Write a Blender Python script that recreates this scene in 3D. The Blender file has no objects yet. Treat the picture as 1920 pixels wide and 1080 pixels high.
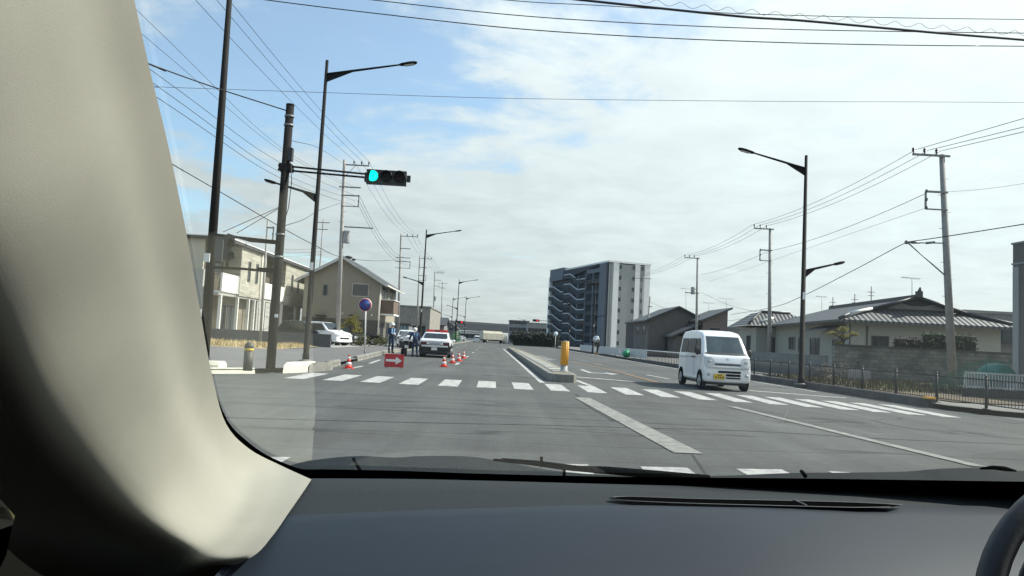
import bpy, math, random
from mathutils import Vector, Matrix, noise as mnoise
random.seed(7)
V = Vector
R = math.radians
scn = bpy.context.scene
col = scn.collection

# ------------------------------------------------------------------ camera
FPX, PITCH, YAW, ROLL, EYE = 1340.0, .0715, .0225, .0517, 1.27
FW = V((math.sin(YAW)*math.cos(PITCH), math.cos(YAW)*math.cos(PITCH), math.sin(PITCH)))
r0 = V((math.cos(YAW), -math.sin(YAW), 0)); u0 = r0.cross(FW)
RT = r0*math.cos(ROLL)+u0*math.sin(ROLL); UP = -r0*math.sin(ROLL)+u0*math.cos(ROLL)
O = V((0, 0, EYE))
cam = bpy.data.cameras.new("camera"); camo = bpy.data.objects.new("camera", cam); col.objects.link(camo)
cam.sensor_width = 36; cam.lens = 36*FPX/1920; cam.clip_start = .02; cam.clip_end = 6000
camo.matrix_world = Matrix(((RT.x, UP.x, -FW.x, 0), (RT.y, UP.y, -FW.y, 0), (RT.z, UP.z, -FW.z, EYE), (0, 0, 0, 1)))
scn.camera = camo
scn.render.resolution_x, scn.render.resolution_y = 1024, 576

# survey helpers: where a sight line meets the ground, a cross plane or a long plane
def ray(x, y): return FW+RT*((x-960)/FPX)-UP*((y-540)/FPX)
def G(x, y, z=0.0):
    d = ray(x, y); return O+d*((z-EYE)/d.z)
def P(x, y, Y):
    d = ray(x, y); return O+d*(Y/d.y)
def LX(x, y, X):
    d = ray(x, y); return O+d*(X/d.x)

# ------------------------------------------------------------------ world, sun, exposure
SUN_AZ, SUN_EL = R(76), R(43)
SDIR = V((math.sin(SUN_AZ)*math.cos(SUN_EL), math.cos(SUN_AZ)*math.cos(SUN_EL), math.sin(SUN_EL)))
scn.view_settings.view_transform = 'Standard'
scn.view_settings.look = 'None'
scn.view_settings.exposure = 1.22
scn.view_settings.gamma = 1.0
sl = bpy.data.lights.new("sun", 'SUN'); slo = bpy.data.objects.new("sun", sl); col.objects.link(slo)
sl.energy = 3.2; sl.angle = R(.6); sl.color = (1, .95, .87)
slo.rotation_euler = SDIR.to_track_quat('Z', 'Y').to_euler()
w = bpy.data.worlds.new("World"); scn.world = w; w.use_nodes = True
nt = w.node_tree; N = nt.nodes; L = nt.links
N.clear()
def nn(t, **k):
    n = N.new(t)
    for a, b in k.items(): setattr(n, a, b)
    return n
out = nn('ShaderNodeOutputWorld'); bg = nn('ShaderNodeBackground'); bg.inputs['Strength'].default_value = .1
sky = nn('ShaderNodeTexSky', sky_type='NISHITA', sun_disc=False, sun_elevation=SUN_EL, sun_rotation=SUN_AZ)
sky.air_density = 1.0; sky.dust_density = 1.2; sky.ozone_density = 1.5
tc = nn('ShaderNodeTexCoord'); sep = nn('ShaderNodeSeparateXYZ'); L.new(tc.outputs['Generated'], sep.inputs[0])
def math_(op, a, b=None, clamp=False):
    m = nn('ShaderNodeMath', operation=op, use_clamp=clamp)
    for i, q in enumerate((a, b)):
        if q is None: continue
        if isinstance(q, (int, float)): m.inputs[i].default_value = q
        else: L.new(q, m.inputs[i])
    return m.outputs[0]
zc = math_('ADD', math_('MAXIMUM', sep.outputs[2], 0.0), .10)
cx = math_('DIVIDE', sep.outputs[0], zc); cy = math_('DIVIDE', sep.outputs[1], zc)
comb = nn('ShaderNodeCombineXYZ'); L.new(cx, comb.inputs[0]); L.new(cy, comb.inputs[1])
def noise(scale, det, rough, off=(0, 0, 0), dist=0.0, sc=(1, 1, 1)):
    mp = nn('ShaderNodeMapping'); mp.inputs['Location'].default_value = off; mp.inputs['Scale'].default_value = sc
    L.new(comb.outputs[0], mp.inputs[0])
    n = nn('ShaderNodeTexNoise'); n.inputs['Scale'].default_value = scale; n.inputs['Detail'].default_value = det
    n.inputs['Roughness'].default_value = rough; n.inputs['Distortion'].default_value = dist
    L.new(mp.outputs[0], n.inputs['Vector']); return n.outputs['Fac']
n1 = noise(.95, 9, .62, (3.1, 1.7, 0), .5, (1, .9, 1)); n2 = noise(3.2, 8, .6, (7.3, 2.2, 0), .3)
# a bank of cloud that thickens towards the sun's side and the horizon
bias = math_('MULTIPLY', math_('ADD', sep.outputs[0], .10), .50)
hz = math_('MULTIPLY', math_('SUBTRACT', .40, sep.outputs[2]), .85)
cov = math_('ADD', math_('ADD', math_('ADD', math_('MULTIPLY', n1, 1.5), -.25), math_('MULTIPLY', math_('SUBTRACT', n2, .5), .62)), math_('ADD', bias, hz))
mr = nn('ShaderNodeMapRange', interpolation_type='SMOOTHSTEP'); L.new(cov, mr.inputs[0])
mr.inputs[1].default_value = .36; mr.inputs[2].default_value = .66
mask = math_('ADD', math_('MULTIPLY', mr.outputs[0], .76), .18)
# cloud brightness: brighter near the sun, greyer low down
dt = nn('ShaderNodeVectorMath', operation='DOT_PRODUCT'); L.new(tc.outputs['Generated'], dt.inputs[0]); dt.inputs[1].default_value = SDIR
bri = math_('ADD', math_('MULTIPLY', math_('MAXIMUM', dt.outputs['Value'], 0.0), 2.3), math_('ADD', 2.0, math_('ADD', math_('MULTIPLY', n2, 1.7), math_('MULTIPLY', math_('MAXIMUM', sep.outputs[2], 0.0), 1.6))))
cc = nn('ShaderNodeCombineColor'); L.new(math_('MULTIPLY', bri, .925), cc.inputs[0]); L.new(bri, cc.inputs[1]); L.new(math_('MULTIPLY', bri, 1.02), cc.inputs[2])
mx = nn('ShaderNodeMix', data_type='RGBA'); tn = nn('ShaderNodeMix', data_type='RGBA', blend_type='MULTIPLY'); tn.inputs[0].default_value = 1; tn.inputs[7].default_value = (.92, 1.04, 1.03, 1); L.new(sky.outputs[0], tn.inputs[6])
L.new(mask, mx.inputs[0]); L.new(tn.outputs[2], mx.inputs[6]); L.new(cc.outputs[0], mx.inputs[7])
L.new(mx.outputs[2], bg.inputs[0]); L.new(bg.outputs[0], out.inputs[0])

# ------------------------------------------------------------------ materials
MATS = {}
def mat(name, c, rough=.6, metal=0.0, var=.18, vs=1.5, bump=0.0, bs=40.0, c2=None, spec=.5, emit=0.0, coat=0.0, stretch=(1, 1, 1)):
    if name in MATS: return MATS[name]
    m = bpy.data.materials.new(name); m.use_nodes = True; t = m.node_tree; b = t.nodes['Principled BSDF']
    b.inputs['Roughness'].default_value = rough; b.inputs['Metallic'].default_value = metal
    b.inputs['Specular IOR Level'].default_value = spec
    b.inputs['Coat Weight'].default_value = coat
    tcn = t.nodes.new('ShaderNodeTexCoord')
    mp = t.nodes.new('ShaderNodeMapping'); mp.inputs['Scale'].default_value = stretch
    t.links.new(tcn.outputs['Object'], mp.inputs[0])
    nz = t.nodes.new('ShaderNodeTexNoise'); nz.inputs['Scale'].default_value = vs; nz.inputs['Detail'].default_value = 6; nz.inputs['Roughness'].default_value = .65
    t.links.new(mp.outputs[0], nz.inputs['Vector'])
    rp = t.nodes.new('ShaderNodeValToRGB')
    ca = c2 if c2 else tuple(x*(1-var) for x in c); cb = c if c2 else tuple(min(1, x*(1+var)) for x in c)
    rp.color_ramp.elements[0].position = .33; rp.color_ramp.elements[1].position = .67
    rp.color_ramp.elements[0].color = (*ca, 1); rp.color_ramp.elements[1].color = (*cb, 1)
    t.links.new(nz.outputs['Fac'], rp.inputs[0]); t.links.new(rp.outputs[0], b.inputs['Base Color'])
    if bump:
        n2 = t.nodes.new('ShaderNodeTexNoise'); n2.inputs['Scale'].default_value = bs; n2.inputs['Detail'].default_value = 3
        t.links.new(tcn.outputs['Object'], n2.inputs['Vector'])
        bp = t.nodes.new('ShaderNodeBump'); bp.inputs['Strength'].default_value = bump; bp.inputs['Distance'].default_value = .02
        t.links.new(n2.outputs['Fac'], bp.inputs['Height']); t.links.new(bp.outputs[0], b.inputs['Normal'])
    if emit:
        b.inputs['Emission Color'].default_value = (*c, 1); b.inputs['Emission Strength'].default_value = emit
    MATS[name] = m; return m

def brickmat(name, c1, c2, mortar, bw, bh, msize=.012, rough=.8, axis='XZ', bump=.4, var=.5):
    """masonry or siding in courses; axis says which two world axes span the wall"""
    if name in MATS: return MATS[name]
    m = mat(name, c1, rough, var=.1); t = m.node_tree; b = t.nodes['Principled BSDF']
    tcn = t.nodes.new('ShaderNodeTexCoord'); sp = t.nodes.new('ShaderNodeSeparateXYZ'); cb = t.nodes.new('ShaderNodeCombineXYZ')
    t.links.new(tcn.outputs['Object'], sp.inputs[0])
    t.links.new(sp.outputs['XYZ'.index(axis[0])], cb.inputs[0]); t.links.new(sp.outputs['XYZ'.index(axis[1])], cb.inputs[1])
    br = t.nodes.new('ShaderNodeTexBrick'); br.inputs['Scale'].default_value = 1
    br.inputs['Color1'].default_value = (*c1, 1); br.inputs['Color2'].default_value = (*c2, 1); br.inputs['Mortar'].default_value = (*mortar, 1)
    br.inputs['Brick Width'].default_value = bw; br.inputs['Row Height'].default_value = bh; br.inputs['Mortar Size'].default_value = msize
    br.inputs['Bias'].default_value = 0
    t.links.new(cb.outputs[0], br.inputs['Vector'])
    nz = t.nodes.new('ShaderNodeTexNoise'); nz.inputs['Scale'].default_value = .9; nz.inputs['Detail'].default_value = 7; nz.inputs['Roughness'].default_value = .7
    t.links.new(tcn.outputs['Object'], nz.inputs['Vector'])
    mm = t.nodes.new('ShaderNodeMix'); mm.data_type = 'RGBA'; mm.blend_type = 'MULTIPLY'; mm.inputs[0].default_value = var
    rp = t.nodes.new('ShaderNodeValToRGB'); rp.color_ramp.elements[0].position = .35; rp.color_ramp.elements[0].color = (.35, .37, .35, 1); rp.color_ramp.elements[1].position = .62
    t.links.new(nz.outputs['Fac'], rp.inputs[0])
    t.links.new(br.outputs['Color'], mm.inputs[6]); t.links.new(rp.outputs[0], mm.inputs[7])
    t.links.new(mm.outputs[2], b.inputs['Base Color'])
    bp = t.nodes.new('ShaderNodeBump'); bp.inputs['Strength'].default_value = bump; bp.inputs['Distance'].default_value = .02; bp.invert = True
    t.links.new(br.outputs['Fac'], bp.inputs['Height']); t.links.new(bp.outputs[0], b.inputs['Normal'])
    return m

def stripemat(name, ca, cb, period, axis, rough=.6, duty=.5, soft=.1, bump=.5):
    """pan tiles, corrugation, slats: parallel ridges along one local axis"""
    if name in MATS: return MATS[name]
    m = mat(name, ca, rough, var=.1); t = m.node_tree; b = t.nodes['Principled BSDF']
    tcn = t.nodes.new('ShaderNodeTexCoord'); sp = t.nodes.new('ShaderNodeSeparateXYZ'); t.links.new(tcn.outputs['Object'], sp.inputs[0])
    ml = t.nodes.new('ShaderNodeMath'); ml.operation = 'MULTIPLY'; ml.inputs[1].default_value = 2*math.pi/period; t.links.new(sp.outputs['XYZ'.index(axis)], ml.inputs[0])
    sn = t.nodes.new('ShaderNodeMath'); sn.operation = 'SINE'; t.links.new(ml.outputs[0], sn.inputs[0])
    mr = t.nodes.new('ShaderNodeMapRange'); mr.inputs[1].default_value = -1; mr.inputs[2].default_value = 1; t.links.new(sn.outputs[0], mr.inputs[0])
    rp = t.nodes.new('ShaderNodeValToRGB'); rp.color_ramp.elements[0].position = duty-soft; rp.color_ramp.elements[1].position = duty+soft
    rp.color_ramp.elements[0].color = (*ca, 1); rp.color_ramp.elements[1].color = (*cb, 1)
    t.links.new(mr.outputs[0], rp.inputs[0]); t.links.new(rp.outputs[0], b.inputs['Base Color'])
    bp = t.nodes.new('ShaderNodeBump'); bp.inputs['Strength'].default_value = bump; bp.inputs['Distance'].default_value = .05
    t.links.new(mr.outputs[0], bp.inputs['Height']); t.links.new(bp.outputs[0], b.inputs['Normal'])
    return m

def asphalt_mat():
    m = mat('asphalt', (.08, .082, .08), .88, var=.12, vs=.35, spec=.3); t = m.node_tree; b = t.nodes['Principled BSDF']
    tcn = t.nodes.new('ShaderNodeTexCoord')
    def nz(s, d, sc=(1, 1, 1), r=.6):
        mp = t.nodes.new('ShaderNodeMapping'); mp.inputs['Scale'].default_value = sc; t.links.new(tcn.outputs['Object'], mp.inputs[0])
        n = t.nodes.new('ShaderNodeTexNoise'); n.inputs['Scale'].default_value = s; n.inputs['Detail'].default_value = d; n.inputs['Roughness'].default_value = r
        t.links.new(mp.outputs[0], n.inputs['Vector']); return n.outputs['Fac']
    def ramp(f, p0, p1, c0, c1):
        r = t.nodes.new('ShaderNodeValToRGB'); r.color_ramp.elements[0].position = p0; r.color_ramp.elements[1].position = p1
        r.color_ramp.elements[0].color = (c0, c0, c0, 1); r.color_ramp.elements[1].color = (c1, c1, c1, 1); t.links.new(f, r.inputs[0]); return r.outputs[0]
    def mul(a, c):
        x = t.nodes.new('ShaderNodeMix'); x.data_type = 'RGBA'; x.blend_type = 'MULTIPLY'; x.inputs[0].default_value = 1
        t.links.new(a, x.inputs[6]); t.links.new(c, x.inputs[7]); return x.outputs[2]
    base = t.nodes.new('ShaderNodeRGB'); base.outputs[0].default_value = (.097, .101, .096, 1)
    c = mul(base.outputs[0], ramp(nz(.25, 6), .3, .7, .78, 1.18))
    c = mul(c, ramp(nz(1.0, 4, (1.3, .06, 1)), .35, .68, .80, 1.10))     # worn wheel bands along the road
    c = mul(c, ramp(nz(7, 5, (1, 1, 1), .75), .3, .7, .86, 1.12))
    c = mul(c, ramp(nz(60, 3), .25, .75, .68, 1.32))                      # stone speckle
    # a few dark sealed cracks and tyre marks across the junction
    cr = nz(.16, 3, (.22, 1.6, 1), .5)
    d = t.nodes.new('ShaderNodeMath'); d.operation = 'SUBTRACT'; d.inputs[1].default_value = .5; t.links.new(cr, d.inputs[0])
    ab = t.nodes.new('ShaderNodeMath'); ab.operation = 'ABSOLUTE'; t.links.new(d.outputs[0], ab.inputs[0])
    c = mul(c, ramp(ab.outputs[0], .0, .003, .5, 1.0))
    t.links.new(c, b.inputs['Base Color'])
    bp = t.nodes.new('ShaderNodeBump'); bp.inputs['Strength'].default_value = .25; bp.inputs['Distance'].default_value = .01
    t.links.new(nz(120, 2), bp.inputs['Height']); t.links.new(bp.outputs[0], b.inputs['Normal'])
    return m
asphalt = asphalt_mat()
paint = mat('road_paint', (.56, .56, .53), .75, var=.3, vs=5, c2=(.23, .23, .22))
wornpaint = mat('worn_paint', (.30, .30, .27), .8, vs=6, c2=(.15, .15, .14))
orangepaint = mat('orange_line_paint', (.36, .20, .10), .8, vs=6, c2=(.2, .13, .08))
pave = mat('sidewalk_asphalt', (.135, .132, .128), .9, var=.14, vs=.8, bump=.3, bs=60)
pave_r = mat('sidewalk_concrete', (.17, .165, .15), .9, var=.2, vs=.7, bump=.3, bs=60)
kerbm = mat('kerb_concrete', (.21, .205, .185), .9, var=.3, vs=1.8, bump=.3)
whitekerb = mat('white_kerb_paint', (.62, .60, .50), .8, var=.12, vs=4)
concrete = mat('concrete', (.24, .24, .23), .9, var=.2, vs=1.2, bump=.2)
polecon = mat('pole_concrete', (.30, .29, .27), .8, var=.16, vs=2)
darksteel = mat('dark_brown_steel', (.013, .012, .011), .75, var=.2, spec=.15)
blacksteel = mat('black_steel', (.018, .019, .02), .5)
galv = mat('galvanised_steel', (.20, .205, .21), .5, .5, var=.15, vs=4)
cablem = mat('cable_black', (.02, .02, .022), .6)
insul = mat('insulator', (.10, .10, .11), .35)
white = mat('white_paint', (.78, .78, .76), .4, var=.05)
vanwhite = mat('van_white_paint', (.80, .81, .82), .25, var=.03, coat=.5)
blackpaint = mat('black_car_paint', (.012, .012, .014), .25, var=.1, coat=.6)
carglass = mat('car_glass', (.018, .025, .027), .06, var=.1, spec=.7)
winglass = mat('window_glass', (.035, .045, .05), .08, var=.3, spec=.6)
rubber = mat('tyre_rubber', (.014, .014, .014), .85)
rimm = mat('wheel_steel', (.35, .36, .37), .4, .6)
redlamp = mat('red_lens', (.10, .008, .014), .25)
redplastic = mat('red_plastic', (.55, .03, .03), .45)
conered = mat('cone_red', (.62, .045, .03), .5)
signred = mat('sign_ring_red', (.27, .015, .05), .5)
signblue = mat('sign_blue', (.012, .06, .24), .5)
chrome = mat('chrome', (.6, .6, .6), .2, .9)
plasticblk = mat('black_plastic', (.02, .02, .021), .55)
headlens = mat('headlamp_lens', (.50, .52, .53), .12)
yellow = mat('yellow_plate', (.70, .46, .02), .5)
orange = mat('orange_plastic', (.72, .36, .04), .5, var=.06)
skin = mat('skin', (.45, .28, .2), .6)
navy = mat('navy_cloth', (.014, .035, .10), .85, var=.25, vs=8)
navydark = mat('navy_trousers', (.018, .035, .075), .85, var=.25, vs=8)
vestblue = mat('pale_blue_vest', (.25, .42, .62), .7)

# ------------------------------------------------------------------ mesh builder
class MB:
    def __init__(s): s.v = []; s.f = []; s.mi = []; s.m = 0; s.sm = []; s.smooth = False
    def add(s, vs, fs):
        n = len(s.v); s.v += [V(q) for q in vs]
        for f in fs: s.f.append([i+n for i in f]); s.mi.append(s.m); s.sm.append(s.smooth)
        return s
    def quad(s, *p): return s.add(p, [list(range(len(p)))])
    def bx(s, x0, x1, y0, y1, z0, z1):
        return s.add([(x0, y0, z0), (x1, y0, z0), (x1, y1, z0), (x0, y1, z0), (x0, y0, z1), (x1, y0, z1), (x1, y1, z1), (x0, y1, z1)],
                     [(0, 3, 2, 1), (4, 5, 6, 7), (0, 1, 5, 4), (1, 2, 6, 5), (2, 3, 7, 6), (3, 0, 4, 7)])
    def box(s, c, d, u=(1, 0, 0), w=(0, 0, 1)):
        """box round c, size d, with own axes u and w"""
        u = V(u).normalized(); w = V(w).normalized(); t = w.cross(u).normalized(); c = V(c)
        h = [u*(d[0]/2), t*(d[1]/2), w*(d[2]/2)]
        p = [c+h[0]*a+h[1]*b+h[2]*e for e in (-1, 1) for a, b in ((-1, -1), (1, -1), (1, 1), (-1, 1))]
        return s.add(p, [(0, 3, 2, 1), (4, 5, 6, 7), (0, 1, 5, 4), (1, 2, 6, 5), (2, 3, 7, 6), (3, 0, 4, 7)])
    def prism(s, poly, ext):
        n = len(poly); ext = V(ext); p = [V(q) for q in poly]
        nrm = V((0, 0, 0))
        for i in range(n): nrm += p[i].cross(p[(i+1) % n])
        if nrm.dot(ext) > 0: p = p[::-1]
        return s.add(p+[q+ext for q in p], [list(range(n)), list(range(2*n-1, n-1, -1))]+[[(i+1) % n, i, i+n, (i+1) % n+n] for i in range(n)])
    def tube(s, pts, r, n=8, cap=True):
        pts = [V(q) for q in pts]; k = len(pts); rs = r if isinstance(r, (list, tuple)) else [r]*k
        vs = []; fs = []
        t0 = (pts[1]-pts[0]).normalized(); ref = V((0, 0, 1)) if abs(t0.z) < .9 else V((1, 0, 0))
        a = t0.cross(ref).normalized()
        for i in range(k):
            t = (pts[min(i+1, k-1)]-pts[max(i-1, 0)]).normalized()
            a = (a-t*a.dot(t)).normalized(); b = t.cross(a)
            for j in range(n):
                an = 2*math.pi*j/n; vs.append(pts[i]+(a*math.cos(an)+b*math.sin(an))*rs[i])
        for i in range(k-1):
            for j in range(n): fs.append((i*n+j, i*n+(j+1) % n, (i+1)*n+(j+1) % n, (i+1)*n+j))
        if cap: fs += [list(range(n))[::-1], [(k-1)*n+j for j in range(n)]]
        o = s.smooth; s.smooth = True; s.add(vs, fs); s.smooth = o; return s
    def lathe(s, prof, c=(0, 0, 0), n=16, axis=(0, 0, 1)):
        c = V(c); q = V((0, 0, 1)).rotation_difference(V(axis)); vs = []; fs = []; k = len(prof)
        for r, z in prof:
            for j in range(n):
                an = 2*math.pi*j/n; vs.append(c+q @ V((r*math.cos(an), r*math.sin(an), z)))
        for i in range(k-1):
            for j in range(n): fs.append((i*n+j, i*n+(j+1) % n, (i+1)*n+(j+1) % n, (i+1)*n+j))
        fs += [list(range(n))[::-1], [(k-1)*n+j for j in range(n)]]
        o = s.smooth; s.smooth = n > 8; s.add(vs, fs); s.smooth = o; return s
    def ball(s, c, r, n=10, k=7):
        r = r if isinstance(r, (tuple, list)) else (r, r, r); c = V(c); vs = []; fs = []
        for i in range(k+1):
            th = math.pi*i/k
            for j in range(n):
                an = 2*math.pi*j/n; vs.append(c+V((r[0]*math.sin(th)*math.cos(an), r[1]*math.sin(th)*math.sin(an), -r[2]*math.cos(th))))
        for i in range(k):
            for j in range(n): fs.append((i*n+j, i*n+(j+1) % n, (i+1)*n+(j+1) % n, (i+1)*n+j))
        o = s.smooth; s.smooth = True; s.add(vs, fs); s.smooth = o; return s
    def grid(s, rows, closed=False):
        k = len(rows); n = len(rows[0]); vs = [q for r in rows for q in r]; fs = []
        for i in range(k-1):
            for j in range(n if closed else n-1): fs.append((i*n+j, i*n+(j+1) % n, (i+1)*n+(j+1) % n, (i+1)*n+j))
        return s.add(vs, fs)
    def build(s, name, m, parent=None, local=False):
        me = bpy.data.meshes.new(name)
        off = V((0, 0, 0)) if (parent is None or local) else root_loc(parent)
        me.from_pydata([tuple(q-off) for q in s.v], [], s.f); me.update()
        for q in (m if isinstance(m, (list, tuple)) else [m]): me.materials.append(q)
        me.polygons.foreach_set('material_index', s.mi); me.polygons.foreach_set('use_smooth', s.sm)
        o = bpy.data.objects.new(name, me); col.objects.link(o)
        if parent is not None: o.parent = parent
        return o
def root_loc(o):
    p = V(o.location)
    while o.parent: o = o.parent; p += o.location
    return p
def tag(o, label, cat, group=None):
    o['label'] = label; o['category'] = cat
    if group: o['group'] = group
    return o
def struct(o, kind='structure'): o['kind'] = kind; return o
def thing(name, label, cat, loc=(0, 0, 0), rz=0, group=None):
    o = bpy.data.objects.new(name, None); o.empty_display_size = .3; col.objects.link(o)
    o.location = loc; o.rotation_euler = (0, 0, rz); return tag(o, label, cat, group)
def copy_tree(o, loc=None, rz=None, label=None, parent=None, scale=None):
    c = o.copy(); col.objects.link(c)
    if parent is not None: c.parent = parent
    for ch in list(o.children): copy_tree(ch, parent=c)
    if loc is not None: c.location = loc
    if rz is not None: c.rotation_euler = (0, 0, rz)
    if label: c['label'] = label
    if scale: c.scale = scale
    return c
def catmull(pts, k=6):
    pts = [V(p) for p in pts]; q = [pts[0]*2-pts[1]]+pts+[pts[-1]*2-pts[-2]]; o = []
    for i in range(1, len(q)-2):
        for j in range(k):
            t = j/k; a, b, c, d = q[i-1:i+3]
            o.append(.5*((2*b)+(c-a)*t+(2*a-5*b+4*c-d)*t*t+(3*b-a-3*c+d)*t**3))
    return o+[pts[-1]]

# ------------------------------------------------------------------ ground, roads, kerbs
mb = MB(); mb.quad((-2500, -400, -.06), (2500, -400, -.06), (2500, 4000, -.06), (-2500, 4000, -.06))
struct(mb.build('ground', mat('bare_earth', (.12, .115, .10), .95, var=.3, vs=.05)))
mb = MB()
for y0, y1, x0, x1 in ((-25, 17.6, -90, 90), (17.6, 60, -7.6, 12.2), (60, 520, -6.6, 12.6)):
    mb.quad((x0, y0, 0), (x1, y0, 0), (x1, y1, 0), (x0, y1, 0))
struct(mb.build('road', asphalt))

LK = [(-60, 17.5), (-9.5, 17.4), (-7.6, 17.9), (-6.3, 19.4), (-5.55, 21.5), (-5.35, 24), (-5.9, 35), (-6.35, 43), (-6.3, 70), (-6.3, 520)]
mb = MB()
mb.add([(x, y, .13) for x, y in LK]+[(-60, 520, .13)], [list(range(len(LK)+1))])
struct(mb.build('sidewalk', pave))
def kerb_run(pts, wd, z0, z1, m, name='kerb', side=1, gaps=()):
    """kerb stones end to end along a line, each its own short block with a joint"""
    mb = MB()
    for (a, b) in zip(pts[:-1], pts[1:]):
        a = V((*a, 0)); b = V((*b, 0)); ln = (b-a).length; t = (b-a).normalized(); n = V((-t.y, t.x, 0))*side
        k = max(1, int(ln/(2.0 if ln < 60 else 8.0)))
        for i in range(k):
            p = a+t*(ln*i/k+.012); q = a+t*(ln*(i+1)/k-.012)
            if any(g0 < (p.y+q.y)/2 < g1 for g0, g1 in gaps): continue
            mb.prism([p+V((0, 0, z0)), p+n*.03+V((0, 0, z1-.02)), p+n*.05+V((0, 0, z1)), p+n*wd+V((0, 0, z1)), p+n*wd+V((0, 0, z0))], q-p)
    return struct(mb.build(name, m))
kerb_run(LK[5:], .2, -.02, .22, kerbm, gaps=((25.6, 30.5),))
kerb_run(LK[:4], .16, -.02, .15, whitekerb)
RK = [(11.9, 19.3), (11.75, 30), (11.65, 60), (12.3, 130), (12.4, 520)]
kerb_run(RK, .22, -.02, .24, mat('kerb_grey_shaded', (.075, .075, .072), .9, var=.35, vs=1.5, bump=.3), side=-1, gaps=((61.5, 65), (70, 73), (78, 82)))  # concrete colour darkened to stand for shade on the road face
mb = MB()
RS = [(60, 15.9), (14.2, 16.5), (12.6, 17.4), (12.0, 18.6)]+[(x+.2, y) for x, y in RK[1:]]+[(60, 520)]
mb.add([(x, y, .13) for x, y in RS], [list(range(len(RS)))[::-1]])
struct(mb.build('sidewalk', pave_r))

# crossing stripes and lane markings, laid 4 mm over the asphalt
ZP = .005
mb = MB()
L0, L1 = 18.05, 18.7      # near edge of the crossing on the left, where the island is
CW = [(-4.7, 18.2), (-3.74, 18.2), (-2.8, 18.2), (-1.82, 18.2), (-.84, 18.25), (.14, 18.4), (1.11, 18.47), (2.06, 18.54), (3.03, 18.58), (3.97, 18.46), (4.85, 18.25),
      (5.73, 18.0), (6.56, 17.8), (7.39, 17.6), (8.11, 17.33), (8.86, 17.05), (9.5, 16.8), (10.17, 16.55), (10.87, 16.35)]
for k, (x1, yn) in enumerate(CW):
    ln = 2.75+.045*max(0, k-7); sl_ = .02*max(0, k-6); wd = .5-.006*max(0, k-8)
    mb.quad((x1-wd, yn, ZP), (x1, yn, ZP), (x1+sl_, yn+ln, ZP), (x1-wd+sl_, yn+ln, ZP))
for pa, pb in (((1050, 870.5), (1102, 871.5)), ((1200, 875.5), (1288, 877.5)), ((1380, 879.5), (1466, 881)), ((1553, 884.5), (1592, 886)), ((500, 857.5), (545, 858))):
    a, b = G(*pa), G(*pb); mb.quad((a.x-.05, a.y-3, ZP), (b.x-.05, b.y-3, ZP), (b.x, b.y, ZP), (a.x, a.y, ZP))
struct(mb.build('crosswalk', paint))
mb = MB()
def strip(pts, wd, m=0):
    mb.m = m
    for a, b in zip(pts[:-1], pts[1:]):
        a = V((a[0], a[1], 0)); b = V((b[0], b[1], 0)); t = (b-a).normalized(); n = V((-t.y, t.x, 0))*(wd/2)
        z = V((0, 0, ZP+.003+.002*m)); mb.quad(a-n+z, b-n+z, b+n+z, a+n+z)
def gp(*px): return [G(x, y).xy for x, y in px]
strip([(1.55, 21.6), (1.5, 40), (1.35, 91)], .16)                                   # island edge line
strip([(2.98, 21.5), (2.85, 24.2)], .18)
for y in (32.2, 45, 58, 72, 88, 106, 128, 150): strip([(-1.6, y), (-1.6, y+2.6)], .15)
for y in (60, 84, 110, 140): strip([(-4.2, y), (-4.2, y+4)], .15)
strip([(-4.75, 24.0), (-4.75, 26.5)], .15); strip([(-4.9, 29), (-5.2, 33.5)], .15)
strip(gp((1080, 707), (1189, 716)), .38); strip([G(1405, 732.6).xy, G(1587, 746.7).xy], .3)   # stop lines
strip(gp((1113, 682), (1129, 684)), .15); strip(gp((1212, 703), (1255, 711)), .16)
strip(gp((1180, 668), (1192, 669)), .15)
strip([(11.2, 24.5), (11.1, 60), (11.4, 110)], .12)
strip(gp((1074, 678.5), (1150, 695), (1240, 719.5)), .14, 2)                        # orange no-crossing line
strip(gp((1091, 746), (1291, 851)), .36, 1); strip(gp((1372, 763), (1838, 876)), .2, 1)     # guide lines through the junction
for i in range(4):
    y = 47+i*3.4; strip([(2.9, y), (4.3, y+2.6)], .45)                               # hatching beside the island
# right-turn arrow in the oncoming lane
ac = G(1101, 697); mb.m = 0
mb.quad((ac.x-.1, ac.y+2.2, ZP), (ac.x+.1, ac.y+2.2, ZP), (ac.x+.1, ac.y-1.2, ZP), (ac.x-.1, ac.y-1.2, ZP))
mb.quad((ac.x+.1, ac.y-1.2, ZP), (ac.x+.1, ac.y-.7, ZP), (ac.x+.75, ac.y-.7, ZP), (ac.x+.75, ac.y-1.2, ZP))
mb.quad((ac.x+.75, ac.y-1.9, ZP), (ac.x+.75, ac.y, ZP), (ac.x+1.25, ac.y-.95, ZP))
struct(mb.build('road_marking', [paint, wornpaint, orangepaint]))
# tar-filled joints across the junction
mb = MB()
def joint(wd, *px):
    q = [V((*G(x, y).xy, 0)) for x, y in px]; q = catmull(q, 8)
    for i, (a, b) in enumerate(zip(q[:-1], q[1:])):
        t = (b-a).normalized(); n = V((-t.y, t.x, 0))*wd*(.35+.5*random.random()); z = V((0, 0, .0035)); mb.quad(a-n+z, b-n+z, b+n+z, a+n+z)
joint(.045, (380, 782), (560, 787), (760, 792), (1000, 797), (1220, 803), (1420, 809), (1640, 822), (1920, 834))
joint(.022, (1297, 851), (1312, 872), (1330, 898)); joint(.04, (1080, 738), (1100, 760), (1150, 790)); joint(.06, (1640, 790), (1700, 802), (1790, 812)); joint(.05, (1780, 806), (1850, 816), (1960, 828)); joint(.03, (1180, 752), (1420, 772), (1620, 794))
struct(mb.build('road_joint', mat('tar_joint', (.03, .031, .03), .8, vs=6)))

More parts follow.
